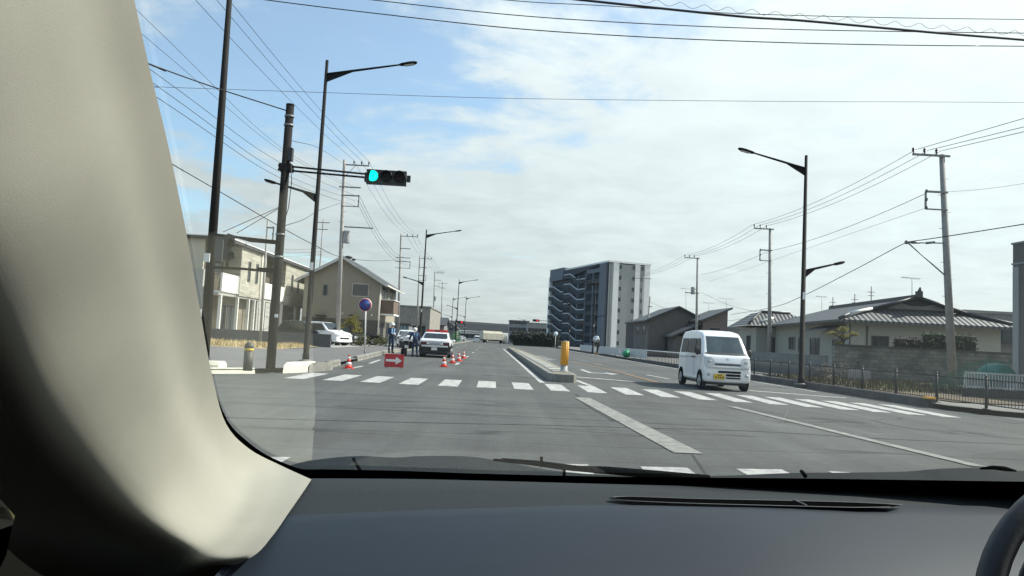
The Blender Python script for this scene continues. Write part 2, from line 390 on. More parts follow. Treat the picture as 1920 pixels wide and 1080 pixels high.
# median island with a planted top
mb = MB()
IS = [(1.98, 22.75), (2.2, 22.55), (2.6, 22.6), (2.72, 22.9), (2.95, 50), (2.6, 91), (1.9, 91), (1.86, 50), (1.84, 23.2)]
mb.prism([(x, y, -.02) for x, y in IS], (0, 0, .27))
mb.m = 1
inn = [(2.05, 23.3), (2.6, 23.3), (2.8, 50), (2.45, 90.5), (2.05, 90.5), (2.03, 50)]
mb.add([(x, y, .256) for x, y in inn], [list(range(6))])
mb.m = 2
y = 24.2
while y < 60:
    mb.bx(2.07, 2.5, y, y+.7, .254, .285); y += 1.55
struct(mb.build('median_island', [kerbm, mat('island_soil', (.2, .18, .12), .95, var=.4, vs=3), mat('island_slab', (.5, .5, .46), .8, vs=3)]))

def leaf_ball(mb, c, r, n, s, rng=random, flat=1.0):
    """n small leaf faces scattered through an uneven clump"""
    c = V(c)
    for _ in range(n):
        d = V((rng.gauss(0, 1), rng.gauss(0, 1), rng.gauss(0, 1))).normalized()
        q = c+V((d.x*r[0], d.y*r[1], d.z*r[2]))*(rng.random()**.45)*(1+.35*mnoise.noise(d*2.3+c))
        a = V((rng.gauss(0, 1), rng.gauss(0, 1), rng.gauss(0, 1))).normalized(); b = a.orthogonal().normalized()
        sz = s*(.6+.8*rng.random())
        mb.quad(q-a*sz, q-b*sz*.5, q+a*sz, q+b*sz*.5)

# dry verge on the left and weeds on the right: too many blades to count
mb = MB()
mb.add([(-26, 37.5, .135), (-11, 36.8, .135), (-10.9, 45.4, .2), (-26, 45.4, .22)], [(0, 1, 2, 3)])
struct(mb.build('verge', mat('dry_soil', (.30, .24, .14), .95, var=.25, vs=1.2)))
def blades(name, rect, n, h, m, z):
    mb = MB(); x0, x1, y0, y1 = rect
    for _ in range(n):
        x = random.uniform(x0, x1); y = random.uniform(y0, y1)
        hh = h*(.4+random.random())*(1+.8*mnoise.noise(V((x*.7, y*.7, 3))))
        mb.m = 0 if mnoise.noise(V((x*.5, y*.5, 9)))+random.uniform(-.25, .25) < .1 else 1
        an = random.random()*6.28; wv = V((math.cos(an), math.sin(an), 0))*h*.16; ln = V((random.gauss(0, .3), random.gauss(0, .3), 1))*hh
        b = V((x, y, z)); mb.quad(b-wv, b+wv, b+ln)
    return struct(mb.build(name, m), 'stuff')
straw = mat('straw', (.46, .36, .18), .9, var=.3, vs=2); weedg = mat('weed_green', (.14, .15, .05), .9, var=.4, vs=2)
blades('dry_grass', (-25, -11.2, 37.8, 45.2), 6500, .2, [straw, mat('pale_straw', (.55, .45, .26), .9)], .15)
mb = MB(); mb.quad((13.1, 20, .16), (21.8, 20, .16), (21.8, 35.4, .16), (13.4, 35.4, .16))
struct(mb.build('garden_plot', mat('garden_soil', (.11, .085, .05), .95, var=.4, vs=1.2)))
blades('weeds', (13.2, 20.5, 24.5, 35), 3600, .15, [mat('brown_stalk', (.11, .085, .045), .9, vs=2), weedg], .16)

# ------------------------------------------------------------------ the car the picture is taken from
GS = .5317
def wcurve(x): return .36*max(0.0, -.06-x)**2+.05*max(0.0, x-.9)**2     # the glass curves back towards its ends
def WP(x, y, off=0.0):
    """point of the raked windscreen plane z = 1.721 - GS*Y (moved off metres inward) seen along a sight line"""
    d = ray(x, y); c = 0.0
    for _ in range(12):
        p = O+d*((1.721-off-c-EYE)/(d.z+GS*d.y)); c = wcurve(p.x)
    return p
trim = mat('pillar_fabric', (.275, .268, .227), .95, var=.05, vs=6, bump=.06, bs=900)
dashm = mat('dash_plastic', (.0055, .0115, .020), .62, var=.1, vs=5, bump=.06, bs=900, spec=.32)
dashm2 = mat('dash_grained_plastic', (.010, .0145, .017), .75, var=.3, vs=160, bump=.2, bs=700, spec=.3)
cabin = mat('cabin_dark_cloth', (.006, .006, .005), .95, spec=.1)
black = mat('black_frit', (.003, .003, .003), 1.0, spec=.0)
bodyc = mat('bonnet_paint', (.009, .0115, .0115), .6, var=.3, vs=60, coat=.0, spec=.12)
car = thing('car', 'car cabin with beige windscreen pillar trim and dark blue-grey dashboard in the foreground', 'car', (0, 0, 0))
# pillar trim: rows run down the pillar, columns go round from the glass edge towards the door
st = []
e0 = [(196, -260), (275, 105), (316, 275), (352, 450), (375, 580), (397, 700), (424, 795), (468, 842), (525, 872), (584, 899)]
cA = [(118, -260), (205, 120), (258, 300), (300, 480), (330, 610), (360, 740), (402, 835), (455, 890), (507, 918), (566, 926)]
c1 = [(5, -260), (105, 150), (172, 340), (225, 520), (265, 660), (310, 780), (370, 880), (432, 945), (483, 968), (541, 962)]
c2 = [(-260, -260), (-125, 205), (-40, 425), (40, 600), (112, 740), (190, 855), (280, 950), (385, 1003), (440, 1022), (510, 1006)]
c3 = [(-400, -260), (-240, 245), (-140, 475), (-50, 655), (35, 792), (120, 898), (225, 990), (340, 1036), (400, 1052), (470, 1046)]
c4 = [(-520, -260), (-340, 280), (-240, 510), (-70, 670), (0, 800), (75, 910), (165, 1010), (260, 1070), (335, 1085), (395, 1076)]
c5 = [(-700, -260), (-480, 320), (-380, 560), (-220, 720), (-130, 850), (-50, 960), (50, 1060), (150, 1110), (240, 1120), (330, 1100)]
rows = []
for i in range(10):
    yw = WP(*e0[i], .012).y
    yy = [yw, yw-.035, yw-.088, yw-.165, yw-.15, yw-.09, yw+.0]
    q_ = (e0[i], cA[i], c1[i], c2[i], c3[i], c4[i], c5[i])
    if 4 <= i <= 6: yy = [yw-k for k in ((0, .04, .105, .185, .172, .11, .02), (0, .045, .125, .21, .195, .13, .03), (0, .055, .15, .245, .232, .165, .06))[i-4]]
    if i == 7: yy = (min(1.15, yw), 1.06, .93, .818, .80, .88, 1.0)
    if i == 8: yy = (1.19, 1.045, .91, .80, .76, .85, .97)
    if i == 9: yy = tuple(G(*q, 1.0375).y for q in q_[:5])+(.83, .95)
    rows.append([P(*q, y) for q, y in zip(q_, yy)])
dense = []
cols = [catmull([r[j] for r in rows], 5) for j in range(7)]
for i in range(len(cols[0])): dense.append(catmull([c[i] for c in cols], 5))
mb = MB(); mb.smooth = True; mb.grid(dense)
# turned-under lip at the glass edge
def to_glass(p):
    d = p-O; t = 1.0
    for _ in range(12): t = (1.721-.006-wcurve(O.x+d.x*t)-EYE)/(d.z+GS*d.y)
    return O+d*max(1.004, t)
lip = [[p, p+(p-O)*.004, to_glass(p)] for p in cols[0]]
mb.grid(lip)
pt = mb.build('pillar_trim', trim, car)
# dashboard: a front edge under the glass, a raised grained strip, the main top that falls away to the rear
def DG(x, y, z): return G(x, y, z)
fe = [(555, 900), (573, 898.5), (590, 897), (760, 898), (900, 901), (1140, 907.5), (1410, 914.6), (1680, 922), (1920, 929), (2200, 938)]
bl = [(508, 975), (524, 972), (540, 969), (700, 962), (900, 955), (1140, 949), (1410, 953), (1680, 948), (1920, 951), (2200, 960)]
mb = MB(); mb.smooth = True
F_ = [DG(x, y, 1.030) for x, y in fe]; F_ = [V((p.x*min(1, 1.285/p.y), min(p.y, 1.285), 1.03)) for p in F_]; B_ = [DG(x, y, 1.030) for x, y in bl]
F0 = [p+V((0, .10, -.12)) for p in F_]; F1 = [p+V((0, .006, -.006)) for p in F_]
mb.grid([catmull(q, 4) for q in (F0, F1, F_, [a*.5+b*.5+V((0, 0, .003)) for a, b in zip(F_, B_)], B_)])
dash = mb.build('dashboard', dashm2, car)
mb = MB(); mb.smooth = True
R0 = catmull(B_, 4); rr = [R0]
for k, (dy, dz) in enumerate(((.006, .003), (.05, .004), (.12, -.002), (.20, -.014), (.28, -.035), (.36, -.075), (.42, -.15), (.44, -.35))):
    row = []
    for p in R0:
        t = max(0, min(1, (p.x-.30)/.5)); t = t*t*(3-2*t)
        hood = t*.055*math.sin(min(1, dy/.30)*math.pi)          # the binnacle hump rises towards the driver
        yy = p.y-dy if p.y-dy > .3 else .3
        row.append(V((p.x, yy, p.z+dz-(t*.02 if dy > .2 else 0)-hood*.35)))
    rr.append(row)
mb.grid(rr)
mb.build('dashboard_top', dashm, dash)
# defroster outlet: a long slot let into the strip, lip round it, one blade across
mb = MB()
up = [DG(x, y, 1.036) for x, y in ((1143, 933), (1180, 931), (1300, 935), (1490, 939), (1600, 942), (1692, 946.5))]
lo = [DG(x, y, 1.036) for x, y in ((1143, 935), (1180, 939), (1300, 944), (1490, 949), (1600, 951.5), (1670, 951))]
mb.grid([lo, up]); vent = mb.build('defroster_vent', black, dash)
mb = MB(); mb.tube(catmull(lo, 3), .0007, 6); mb.tube(catmull(up, 3), .0006, 6)
a, b = DG(1487, 936.5, 1.037), DG(1512, 948, 1.037); mb.tube([a, b], .0014, 6)
mb.build('vent_lip', mat('vent_grey', (.09, .095, .1), .6), dash)
# windscreen glass with its black border
gl = bpy.data.materials.new('windscreen_glass'); gl.use_nodes = True; t = gl.node_tree; t.nodes.clear()
o_ = t.nodes.new('ShaderNodeOutputMaterial'); ms = t.nodes.new('ShaderNodeMixShader'); tr = t.nodes.new('ShaderNodeBsdfTransparent'); gs = t.nodes.new('ShaderNodeBsdfGlossy'); fr = t.nodes.new('ShaderNodeFresnel')
tr.inputs[0].default_value = (.94, .97, .95, 1); gs.inputs['Roughness'].default_value = 0.0; gs.inputs[0].default_value = (.97, 1, .97, 1); fr.inputs[0].default_value = 1.62
t.links.new(fr.outputs[0], ms.inputs[0]); t.links.new(tr.outputs[0], ms.inputs[1]); t.links.new(gs.outputs[0], ms.inputs[2]); t.links.new(ms.outputs[0], o_.inputs[0])
mb = MB()
def wz(y): return 1.721-GS*y
mb.smooth = True
mb.grid([[V((-.62+2.1*i/42, y, wz(y)-wcurve(-.62+2.1*i/42))) for i in range(43)] for y in (1.46, 1.1, .7, .24)])
ws = mb.build('windscreen', gl, car)
fo = [(215, -90), (255, 60), (285, 190), (316, 320), (344, 450), (369, 580), (394, 700), (426, 787), (462, 826), (500, 853), (540, 871), (565, 879), (587, 880), (620, 880), (760, 883), (900, 888), (1165, 894), (1500, 897), (1920, 903), (2200, 907)]
fi = [(120, -90), (200, 80), (240, 210), (270, 340), (290, 480), (315, 600), (340, 740), (370, 850), (420, 900), (470, 925), (540, 925), (560, 915), (587, 906), (620, 905), (760, 906), (900, 909), (1165, 916), (1500, 924), (1920, 944), (2200, 956)]
mb = MB(); mb.grid([catmull([WP(x, y, .004) for x, y in q], 4) for q in (fo, fi)])
mb.build('glass_border', black, ws)
# bonnet, cowl and wipers outside the glass
mb = MB(); mb.smooth = True
hz_ = [(420, 905), (520, 880), (560, 868), (600, 861), (670, 855), (740, 858), (790, 855), (880, 856), (960, 868), (1050, 884), (1200, 893), (1350, 892), (1480, 887), (1600, 886), (1700, 884), (1760, 879), (1840, 877), (1880, 880), (1920, 883), (2200, 900)]
top = [P(x, y, 1.95 if x < 1000 or x > 1650 else 1.8) for x, y in hz_]
top = catmull(top, 4)
mb.grid([[p+V((0, .55, -.40)) for p in top], [p+V((0, .10, -.04)) for p in top], top, [V((p.x*.93, 1.62, min(p.z+.002, 1.27-.196*1.62+.0))) for p in top], [V((p.x*.85, 1.45, .93)) for p in top]])
mb.build('bonnet', bodyc, car)
wip = mat('wiper_black', (.003, .003, .003), .9, spec=.03)
mb = MB(); mb.tube([P(x, y, 1.6) for x, y in ((925, 862), (1000, 869), (1060, 877), (1140, 882), (1230, 890), (1330, 897))], [.003, .005, .006, .009, .010, .008], 6)
mb.tube([P(x, y, 1.58) for x, y in ((940, 861), (1010, 866), (1120, 880))], .003, 5)
mb.box(P(1015, 866, 1.58), (.006, .006, .022)); mb.box(P(1058, 883, 1.58), (.006, .006, .022))
mb.build('wiper', wip, car)
mb = MB(); mb.tube([P(x, y, 1.62) for x, y in ((1838, 879), (1862, 876.5), (1885, 879), (1905, 883))], [.002, .005, .006, .002], 6)
mb.build('wiper', wip, car)
mb = MB(); mb.tube([P(663, 860, 1.75), P(669, 872, 1.7), P(676, 883, 1.66)], .004, 5); mb.build('washer_nozzle', wip, car)
mb = MB(); mb.tube([P(1503, 884, 1.7), P(1510, 893, 1.66)], .005, 5); mb.build('washer_nozzle', wip, car)
# steering wheel
ctr = P(2242, 1262, .62); nrm = V((-.1, -1, .38)).normalized()
def ring(mb, rad, r, n=60, k=10):
    u = nrm.orthogonal().normalized(); v = nrm.cross(u)
    rws = []
    for i in range(n+1):
        a = 2*math.pi*i/n; d = u*math.cos(a)+v*math.sin(a)
        rws.append([ctr+d*(rad+r*math.cos(2*math.pi*j/k))+nrm*(r*1.15*math.sin(2*math.pi*j/k)) for j in range(k)])
    mb.smooth = True; mb.grid(rws, closed=True)
mb = MB(); ring(mb, .168, .0118)
sw = mb.build('steering_wheel', mat('wheel_leather', (.017, .017, .017), .5, var=.25, vs=120, bump=.03, bs=300), car)
mb = MB(); ring(mb, .141, .006)
mb.build('wheel_trim', mat('wheel_grey', (.06, .06, .06), .5), sw)
mb = MB(); mb.lathe([(.0, .0), (.07, .0), (.08, .03), (.07, .06), (0, .07)], ctr-nrm*.06, 24, nrm)
for a in (0, 2.2, 4.1):
    u = nrm.orthogonal().normalized(); v = nrm.cross(u); d = u*math.cos(a)+v*math.sin(a); mb.tube([ctr+d*.06-nrm*.02, ctr+d*.16], .012, 8)
mb.build('wheel_hub', plasticblk, sw)
# mostly unseen cabin shell, added to block light: roof lining, doors, back wall, floor
mb = MB(); mb.smooth = False
mb.bx(-.72, 1.45, -1.9, .10, 1.565, 1.62); mb.build('roof_lining', cabin, car)
mb = MB()
mb.bx(-.80, -.735, -1.9, .75, .35, 1.56)
mb.bx(-.80, -.66, .75, 1.30, .35, 1.02)
mb.bx(1.47, 1.53, -1.9, 1.3, .35, .98); mb.bx(-.8, 1.53, -1.95, -1.9, .35, 1.6)
mb.bx(-.75, 1.5, -1.9, 1.2, .3, .35); mb.bx(-.7, 1.45, 1.21, 1.26, .35, .98)
mb.build('door', cabin, car)
# door card armrest seen at the lower left
mb = MB(); y_ = .40
mb.prism([P(-60, 905, y_), P(2, 938, y_), P(28, 967, y_), P(24, 984, y_), P(-60, 1015, y_)], (-.06, 0, 0))
dp = mb.build('armrest', mat('armrest_beige', (.40, .37, .26), .8), car)
mb = MB()
mb.prism([P(-60, 1018, y_+.01), P(23, 987, y_+.01), P(12, 1040, y_+.01), P(0, 1065, y_+.01), P(-60, 1078, y_+.01)], (-.06, 0, 0))
mb.build('armrest_pocket', mat('pocket_olive', (.17, .165, .115), .85), dp)

# ------------------------------------------------------------------ street lamps
def make_lamp(label, h, arm, alow, zlow, low, side, group):
    """pole with a long arm over the road and a short one lower over the pavement; side +1 puts the road on +X"""
    t = thing('street_lamp', label, 'street lamp', (0, 0, 0), 0, group)
    mb = MB(); mb.tube([(0, 0, 0), (0, 0, .25), (0, 0, .26), (0, 0, h)], [.125, .122, .105, .055], 12)
    mb.lathe([(.0, h), (.058, h), (.05, h+.04), (0, h+.05)], (0, 0, 0), 10); mb.build('pole', darksteel, t)
    mb = MB(); mb.lathe([(.24, 0), (.24, .03), (.14, .05), (.12, .06)], (0, 0, 0), 14); mb.build('base_plate', kerbm, t)
    def arm_(name, z0, dx, dz, hl):
        mb = MB(); a = V((0, 0, z0)); b = V((dx, 0, z0+dz)); d = (b-a).normalized()
        mb.tube([a, a.lerp(b, .35), a.lerp(b, .7)+V((0, 0, .0)), b-d*hl*.8], [.05, .045, .036, .03], 8)
        s_ = 1 if dx > 0 else -1
        mb.prism([a+V((0, -.015, -.02)), a+V((0, -.015, -.30)), a+d*(abs(dx)*.32)+V((0, -.015, -.03))], (0, .03, 0))
        ar = mb.build(name, darksteel, t)
        mb = MB(); c = b-d*hl*.35
        q = V((0, 0, 1)).rotation_difference(V((0, 0, 1)))
        u = d; n_ = V((-d.z*s_, 0, abs(d.x))); rws = []
        for k, (f, wv, th) in enumerate(((-.55, .045, .03), (-.4, .10, .05), (.1, .15, .055), (.4, .13, .045), (.52, .06, .02))):
            p = c+u*hl*f; rws.append([p+V((0, wv*math.cos(j*math.pi/4), 0))+n_*th*math.sin(j*math.pi/4) for j in range(8)])
        mb.smooth = True; mb.grid(rws, closed=True); mb.add(rws[0], [list(range(8))[::-1]]); mb.add(rws[-1], [list(range(8))])
        hd = mb.build('lamp_head', darksteel, ar)
        mb = MB(); p = c+u*hl*.05-n_*.058; mb.box(p, (hl*.55, .17, .012), u, n_); mb.build('lamp_lens', mat('lamp_lens', (.45, .46, .45), .3), hd)
    arm_('arm', h-.48, arm*side, .62, .62)
    arm_('arm', zlow-.4, -low*side, alow, .42)
    mb = MB(); mb.box((0, -.095, 3.35), (.1, .02, .28)); mb.build('number_plate', white, t)
    return t
lg = 'street lamps along the road'
lampL = make_lamp('dark street lamp directly behind the traffic signal pole, at the corner', 10.83, 3.15, .45, 6.3, 1.85, 1, lg)
lampL.location = (-6.55, 25.44, .13)
for x, y, lb in ((-6.72, 66, 'dark street lamp rising just behind the police car'), (-6.35, 122, 'grey street lamp beside the green net, second beyond the police car'), (-7.0, 172, 'thin far street lamp, third beyond the police car'), (-10.5, 178, 'faint far lamp set back left of the second lamp beyond the police car')):
    copy_tree(lampL, (x, y, .13), 0, lb)
lampR = make_lamp('tall dark street lamp right of the white van inside the railing', 8.75, 2.55, .42, 4.7, 1.5, -1, lg)
lampR.location = (11.68, 26.84, .13)
for x, y, lb in ((11.75, 84, 'pale street lamp in front of the dark stair side of the tall flats'), (14.0, 132, 'thin street lamp right of the orange bollard before the flats'), (11.0, 255, 'far street lamp over the median end, left of the tall flats')):
    copy_tree(lampR, (x, y, .0), 0, lb)

# tall tapering pole beside the windscreen pillar
t = thing('steel_pole', 'tall tapering steel pole nearest the windscreen pillar with a white plate', 'pole', P(381, 690, 20.6))
b0 = P(381, 690, 20.6); b0.z = .1; t1 = P(430, 0, 20.6); tt = b0+(t1-b0)*1.15
mb = MB(); mb.tube([b0, b0.lerp(tt, .5), tt], [.145, .11, .065], 12); mb.build('pole', mat('dark_grey_steel', (.02, .019, .018), .75, spec=.15), t)
mb = MB(); mb.box(P(388, 483, 20.45), (.16, .03, .25)); mb.build('number_plate', white, t)
mb = MB(); mb.lathe([(.3, .1), (.3, .16), (.16, .18)], (b0.x, b0.y, 0), 12); mb.build('base_plate', concrete, t)

# ------------------------------------------------------------------ traffic signal
sx, sy = -6.02, 19.75
t = thing('traffic_signal', 'dark traffic signal pole with green light on a long arm over the road', 'traffic signal', (sx, sy, .13))
mb = MB(); mb.tube([(sx, sy, .13), (sx, sy, 1.6), (sx, sy, 7.45)], [.125, .12, .11], 14); mb.lathe([(.115, 7.45), (.115, 7.5), (.0, 7.53)], (sx, sy, 0), 12)
mb.build('pole', darksteel, t)
for z in (7.15, 6.9, 5.72, 3.82, 3.2): mb = MB(); mb.lathe([(.10, z-.03), (.135, z-.025), (.135, z+.025), (.10, z+.03)], (sx, sy, 0), 12); mb.build('clamp', galv, t)
hL, hR = P(688, 332, sy), P(762, 335, sy)
mb = MB()
for dz in (.06, -.06):
    a = V((sx-.2, sy-.02, 5.69+dz)); mb.tube([a, V((hL.x+.1, sy, hL.z+.03+dz*.8))], .028, 8)
mb.box((sx+.02, sy, 5.69), (.34, .3, .2))
mb.build('mast_arm', darksteel, t)
mb = MB(); cc_ = (hL+hR)/2; wv = hR.x-hL.x; ax = V((hR.x-hL.x, .10, hR.z-hL.z)).normalized()
mb.box(cc_, (wv, .16, .40), ax, V((-ax.z, 0, ax.x))); mb.box(hR+V((.06, .03, .0)), (.10, .08, .18)); mb.box(hL+V((-.02, .02, 0)), (.08, .1, .26))
hd = mb.build('signal_head', mat('signal_black', (.014, .015, .016), .5), t)
lens = {'green': mat('green_signal_light', (.0, .80, .52), .3, emit=1.15, var=.02), 'amber': mat('amber_lens_off', (.012, .010, .006), .5, spec=.2), 'red': mat('red_lens_off', (.016, .006, .006), .5, spec=.2)}
for k, cn in enumerate(('green', 'amber', 'red')):
    p = hL+(hR-hL)*(.16+.34*k)+V((0, -.095, .02))
    mb = MB(); mb.lathe([(0, .0), (.08, -.003), (.15, -.0), (.15, .02)], p+V((0, -.03, 0)), 24, V((.06, 1, -.02))); l_ = mb.build('lens', lens[cn], hd); l_['label'] = cn+' signal lens'+(' lit' if k == 0 else ' unlit')
    mb = MB(); rws = []
    for q in range(13):
        a = math.pi*(-.06+1.12*q/12); d = V((math.cos(a), 0, math.sin(a)))
        rws.append([p+d*.165+V((0, .02, 0)), p+d*.165+V((.012, -.17 if .1 < a < 3.0 else -.06, -.02)), p+d*.158+V((.012, -.17 if .1 < a < 3.0 else -.06, -.03)), p+d*.158+V((0, .02, 0))])
    mb.smooth = True; mb.grid(rws); mb.build('visor', mat('signal_black', (.014, .015, .016), .5), hd)
# arms on the pavement side with the pedestrian signal
mb = MB()
pz, pz2 = P(517, 453, sy), P(514, 510, sy)
mb.tube([pz+V((.1, 0, 0)), P(455, 446, sy-.1), P(398, 439, sy-.2)], .035, 8); mb.tube([pz+V((.1, 0, -.05)), P(470, 452, sy-.1), P(428, 440, sy-.15)], .03, 8)
mb.tube([pz2+V((.1, 0, 0)), P(455, 504, sy-.1), P(398, 501, sy-.2)], .035, 8)
mb.tube([P(428, 438, sy-.15), P(426, 502, sy-.15)], .03, 8); mb.box(P(500, 505, sy), (.5, .08, .08))
mb.tube([P(522, 389, sy), P(418, 435, sy-.15)], .009, 5); mb.tube([P(522, 391, sy), P(444, 437, sy-.15)], .009, 5)
mb.build('side_arm', darksteel, t)
mb = MB(); c0, c1_ = P(430, 441, sy-.3), P(428, 489, sy-.3); mb.box((c0+c1_)/2, (.22, .2, (c0-c1_).length)); ph = mb.build('pedestrian_signal', mat('signal_brown', (.035, .033, .03), .5), t)
for yy in (456, 479):
    p = P(433, yy, sy-.42); mb = MB()
    rws = []
    for q in range(11):
        a = math.pi*(-.15+1.3*q/10); d = V((math.cos(a)*.11, 0, math.sin(a)*.13)); rws.append([p+d+V((0, .03, 0)), p+d+V((.06, -.17, -.01)), p+d*.9+V((.06, -.17, -.01)), p+d*.9+V((0, .03, 0))])
    mb.smooth = True; mb.grid(rws); mb.box(p+V((0, .02, 0)), (.16, .02, .19)); mb.build('visor', mat('signal_brown', (.035, .033, .03), .5), ph)
mb = MB(); mb.box((P(413, 448, sy-.1)+P(411, 490, sy-.1))/2, (.2, .16, .58)); mb.build('pedestrian_signal', mat('signal_grey', (.10, .10, .095), .5), t)
mb = MB(); mb.box(P(545, 290, sy-.1), (.12, .16, .36)); mb.tube([P(545, 305, sy-.14), P(547, 340, sy-.14), P(541, 390, sy-.14), P(531, 420, sy-.12)], .012, 5); mb.build('control_box', blacksteel, t)
mb = MB(); mb.box(P(518, 592, sy-.13), (.09, .02, .09)); mb.build('number_plate', white, t)

# ------------------------------------------------------------------ utility poles
def upole(label, base, h, arms, r=.17, trans=None, group='utility poles', ins=True, lean=0):
    t = thing('utility_pole', label, 'utility pole', base, 0, group); b = V(base)
    mb = MB(); mb.tube([b, b+V((lean, 0, h))], [r, r*.6], 10); mb.build('pole', polecon, t)
    for (z, x0, x1, kind) in arms:
        f = lean*z/h; mb = MB(); mb.box(b+V((f+(x0+x1)/2, -.14, z)), (abs(x1-x0), .08, .09)); a_ = mb.build('crossarm', galv, t)
        if kind == 'hv':
            for q in (.36, .68, .98) if abs(x1) > abs(x0) else (.02, .32, .64):
                mb = MB(); mb.lathe([(.03, 0), (.035, .1), (.08, .12), (.05, .17), (.085, .2), (.05, .27), (0, .3)], b+V((f+x0+(x1-x0)*q, -.14, z+.04)), 8); mb.build('insulator', insul, a_)
        if kind == 'frame':
            s_ = x1 if abs(x1) > abs(x0) else x0
            mb = MB(); mb.box(b+V((f+s_, -.14, z-.42)), (.07, .07, .84)); mb.box(b+V((f+(x0+x1)/2, -.14, z-.84)), (abs(x1-x0), .06, .06)); mb.build('cable_frame', galv, a_)
            for q in (0, .4, .8): 
                mb = MB(); mb.lathe([(.03, -.08), (.06, -.04), (.06, .04), (.03, .08)], b+V((f+s_, -.2, z-q)), 8); mb.build('insulator', insul, a_)
    if trans:
        x, z, rr, hh = trans; f = lean*z/h
        mb = MB(); mb.lathe([(0, 0), (rr*.95, 0), (rr, .05), (rr, hh-.05), (rr*.9, hh), (0, hh+.04)], b+V((f+x, -.05, z)), 14); mb.box(b+V((f+x/2, 0, z+hh*.7)), (abs(x), .06, .06)); mb.build('transformer', mat('transformer_grey', (.28, .29, .29), .5), t)
    for k in range(9 if b.y < 60 and r > .15 else 0):
        z = 2.2+k*.8+h*.12; f = lean*z/h; mb = MB(); mb.tube([b+V((f-.3 if k % 2 else f+.3, -.02, z)), b+V((f, -.02, z))], .012, 4); mb.build('step_bolt', galv, t)
    return t
U1 = upole('near left utility pole with transformer, between apartments and tan house', (-11.85, 55, .13), 14.35, [(13.95, .1, 1.95, 'hv'), (12.2, -.3, 1.35, ''), (11.55, -.1, 1.25, 'frame'), (9.1, .2, 2.4, '')], .19, (.38, 7.85, .27, .95), lean=-.42)
mb = MB(); mb.tube([U1.location+V((-.38, -.14, 12.9)), U1.location+V((.5, -.14, 13.92))], .022, 5); mb.build('brace', galv, U1)
U2 = upole('slender utility pole beside the balcony of the tan house', (-12.2, 92, .1), 14.0, [(13.7, .05, 2.2, 'hv'), (12.1, 0, 1.3, ''), (10.9, -.6, 1.3, ''), (10.4, -.6, 1.3, 'frame')], .18, (-.1, 9.0, .0, .0) if False else None, lean=-.4)
upole('utility pole behind the lamp at the police car', (-13.0, 122, .1), 14.5, [(14.1, .05, 2.1, 'hv'), (12.6, 0, 1.3, ''), (11.2, 0, 1.2, 'frame')], .17, lean=-.3)
upole('first of two close far utility poles beyond the police car', (-12.3, 146, .1), 14.2, [(13.9, .05, 1.8, 'hv'), (12.4, 0, 1.3, ''), (11.2, 0, 1.2, '')], .17, (.2, 8.2, .26, .9), lean=-.35)
upole('second of two close far utility poles beyond the police car', (-12.6, 172, .1), 14.2, [(13.7, -1.2, 1.2, ''), (12.6, -1.0, 1.0, '')], .17, lean=-.3)
b = P(490, 610, 46); upole('thin grey pole in front of the stone apartments', (b.x, 46, .2), 7.95, [(7.4, 0, .45, 'frame')], .09, lean=-.1)
b = P(600, 500, 92); upole('distant pole showing above the tan house roof', (b.x, 92, .0), 15.4, [(15.0, -.8, .9, ''), (14.1, -.7, .7, '')], .12)
rg = 'utility poles on the right'
def rp(label, px, Y, topy, arms, **k):
    a = P(px, topy, Y); return upole(label, (a.x+k.pop('dx', 0), Y, 0), a.z, arms(a.z), group=rg, **k)
P1 = rp('big utility pole by the garden plot with a braced side arm', 1766, 33, 290, lambda z: [(z-.1, -1.5, .3, 'hv'), (z-1.85, -.95, .1, 'frame')], dx=.62, lean=-.62, r=.2)
bp = V((21.12, 33, 0))
mb = MB(); e_ = P(1702, 455, 33); m_ = P(1772, 456, 33); j_ = P(1776, 520, 33)
mb.tube([m_, e_], .03, 6); mb.tube([j_, e_], .03, 6); mb.ball(e_+V((-.05, 0, .02)), .1); mb.tube([e_+V((.15, -.05, 0)), e_+V((.55, -.05, .03))], .06, 6); mb.tube([e_+V((.85, -.05, .02)), e_+V((1.25, -.05, .08))], .06, 6); mb.build('braced_arm', galv, P1)
P2 = rp('utility pole behind the grey block wall, right of the van', 1444, 56, 428, lambda z: [(z-.1, -1.35, .25, 'hv'), (z-1.8, -.85, .1, 'frame')], dx=.22, lean=-.22, r=.17)
P3 = rp('utility pole above the roof of the white van', 1308, 79, 483, lambda z: [(z-.1, -1.5, .2, 'hv'), (z-4.0, -1.4, .2, '')], dx=.2, lean=-.2, r=.17, trans=(-.5, 7.3, .22, .8))
P4 = rp('utility pole in front of the right end of the tall flats', 1205.5, 112, 520, lambda z: [(z-.2, -1.3, 1.3, '')], dx=.1, lean=-.1, r=.16)
P5 = rp('short leaning pole left of the brown houses', 1219, 85, 556, lambda z: [(z-1.2, -.2, .3, '')], dx=-.3, lean=.3, r=.13)
for px, ty, Y, lb in ((1634, 537, 120, 'rightmost far pole standing behind the tiled roof'), (1603, 551, 125, 'middle far pole standing behind the tiled roof'), (1562, 557, 130, 'leftmost far pole standing behind the tiled roof')):
    rp(lb, px, Y, ty, lambda z: [(z-1.0, -.7, .5, ''), (z-1.6, -.6, .4, '')], r=.15)

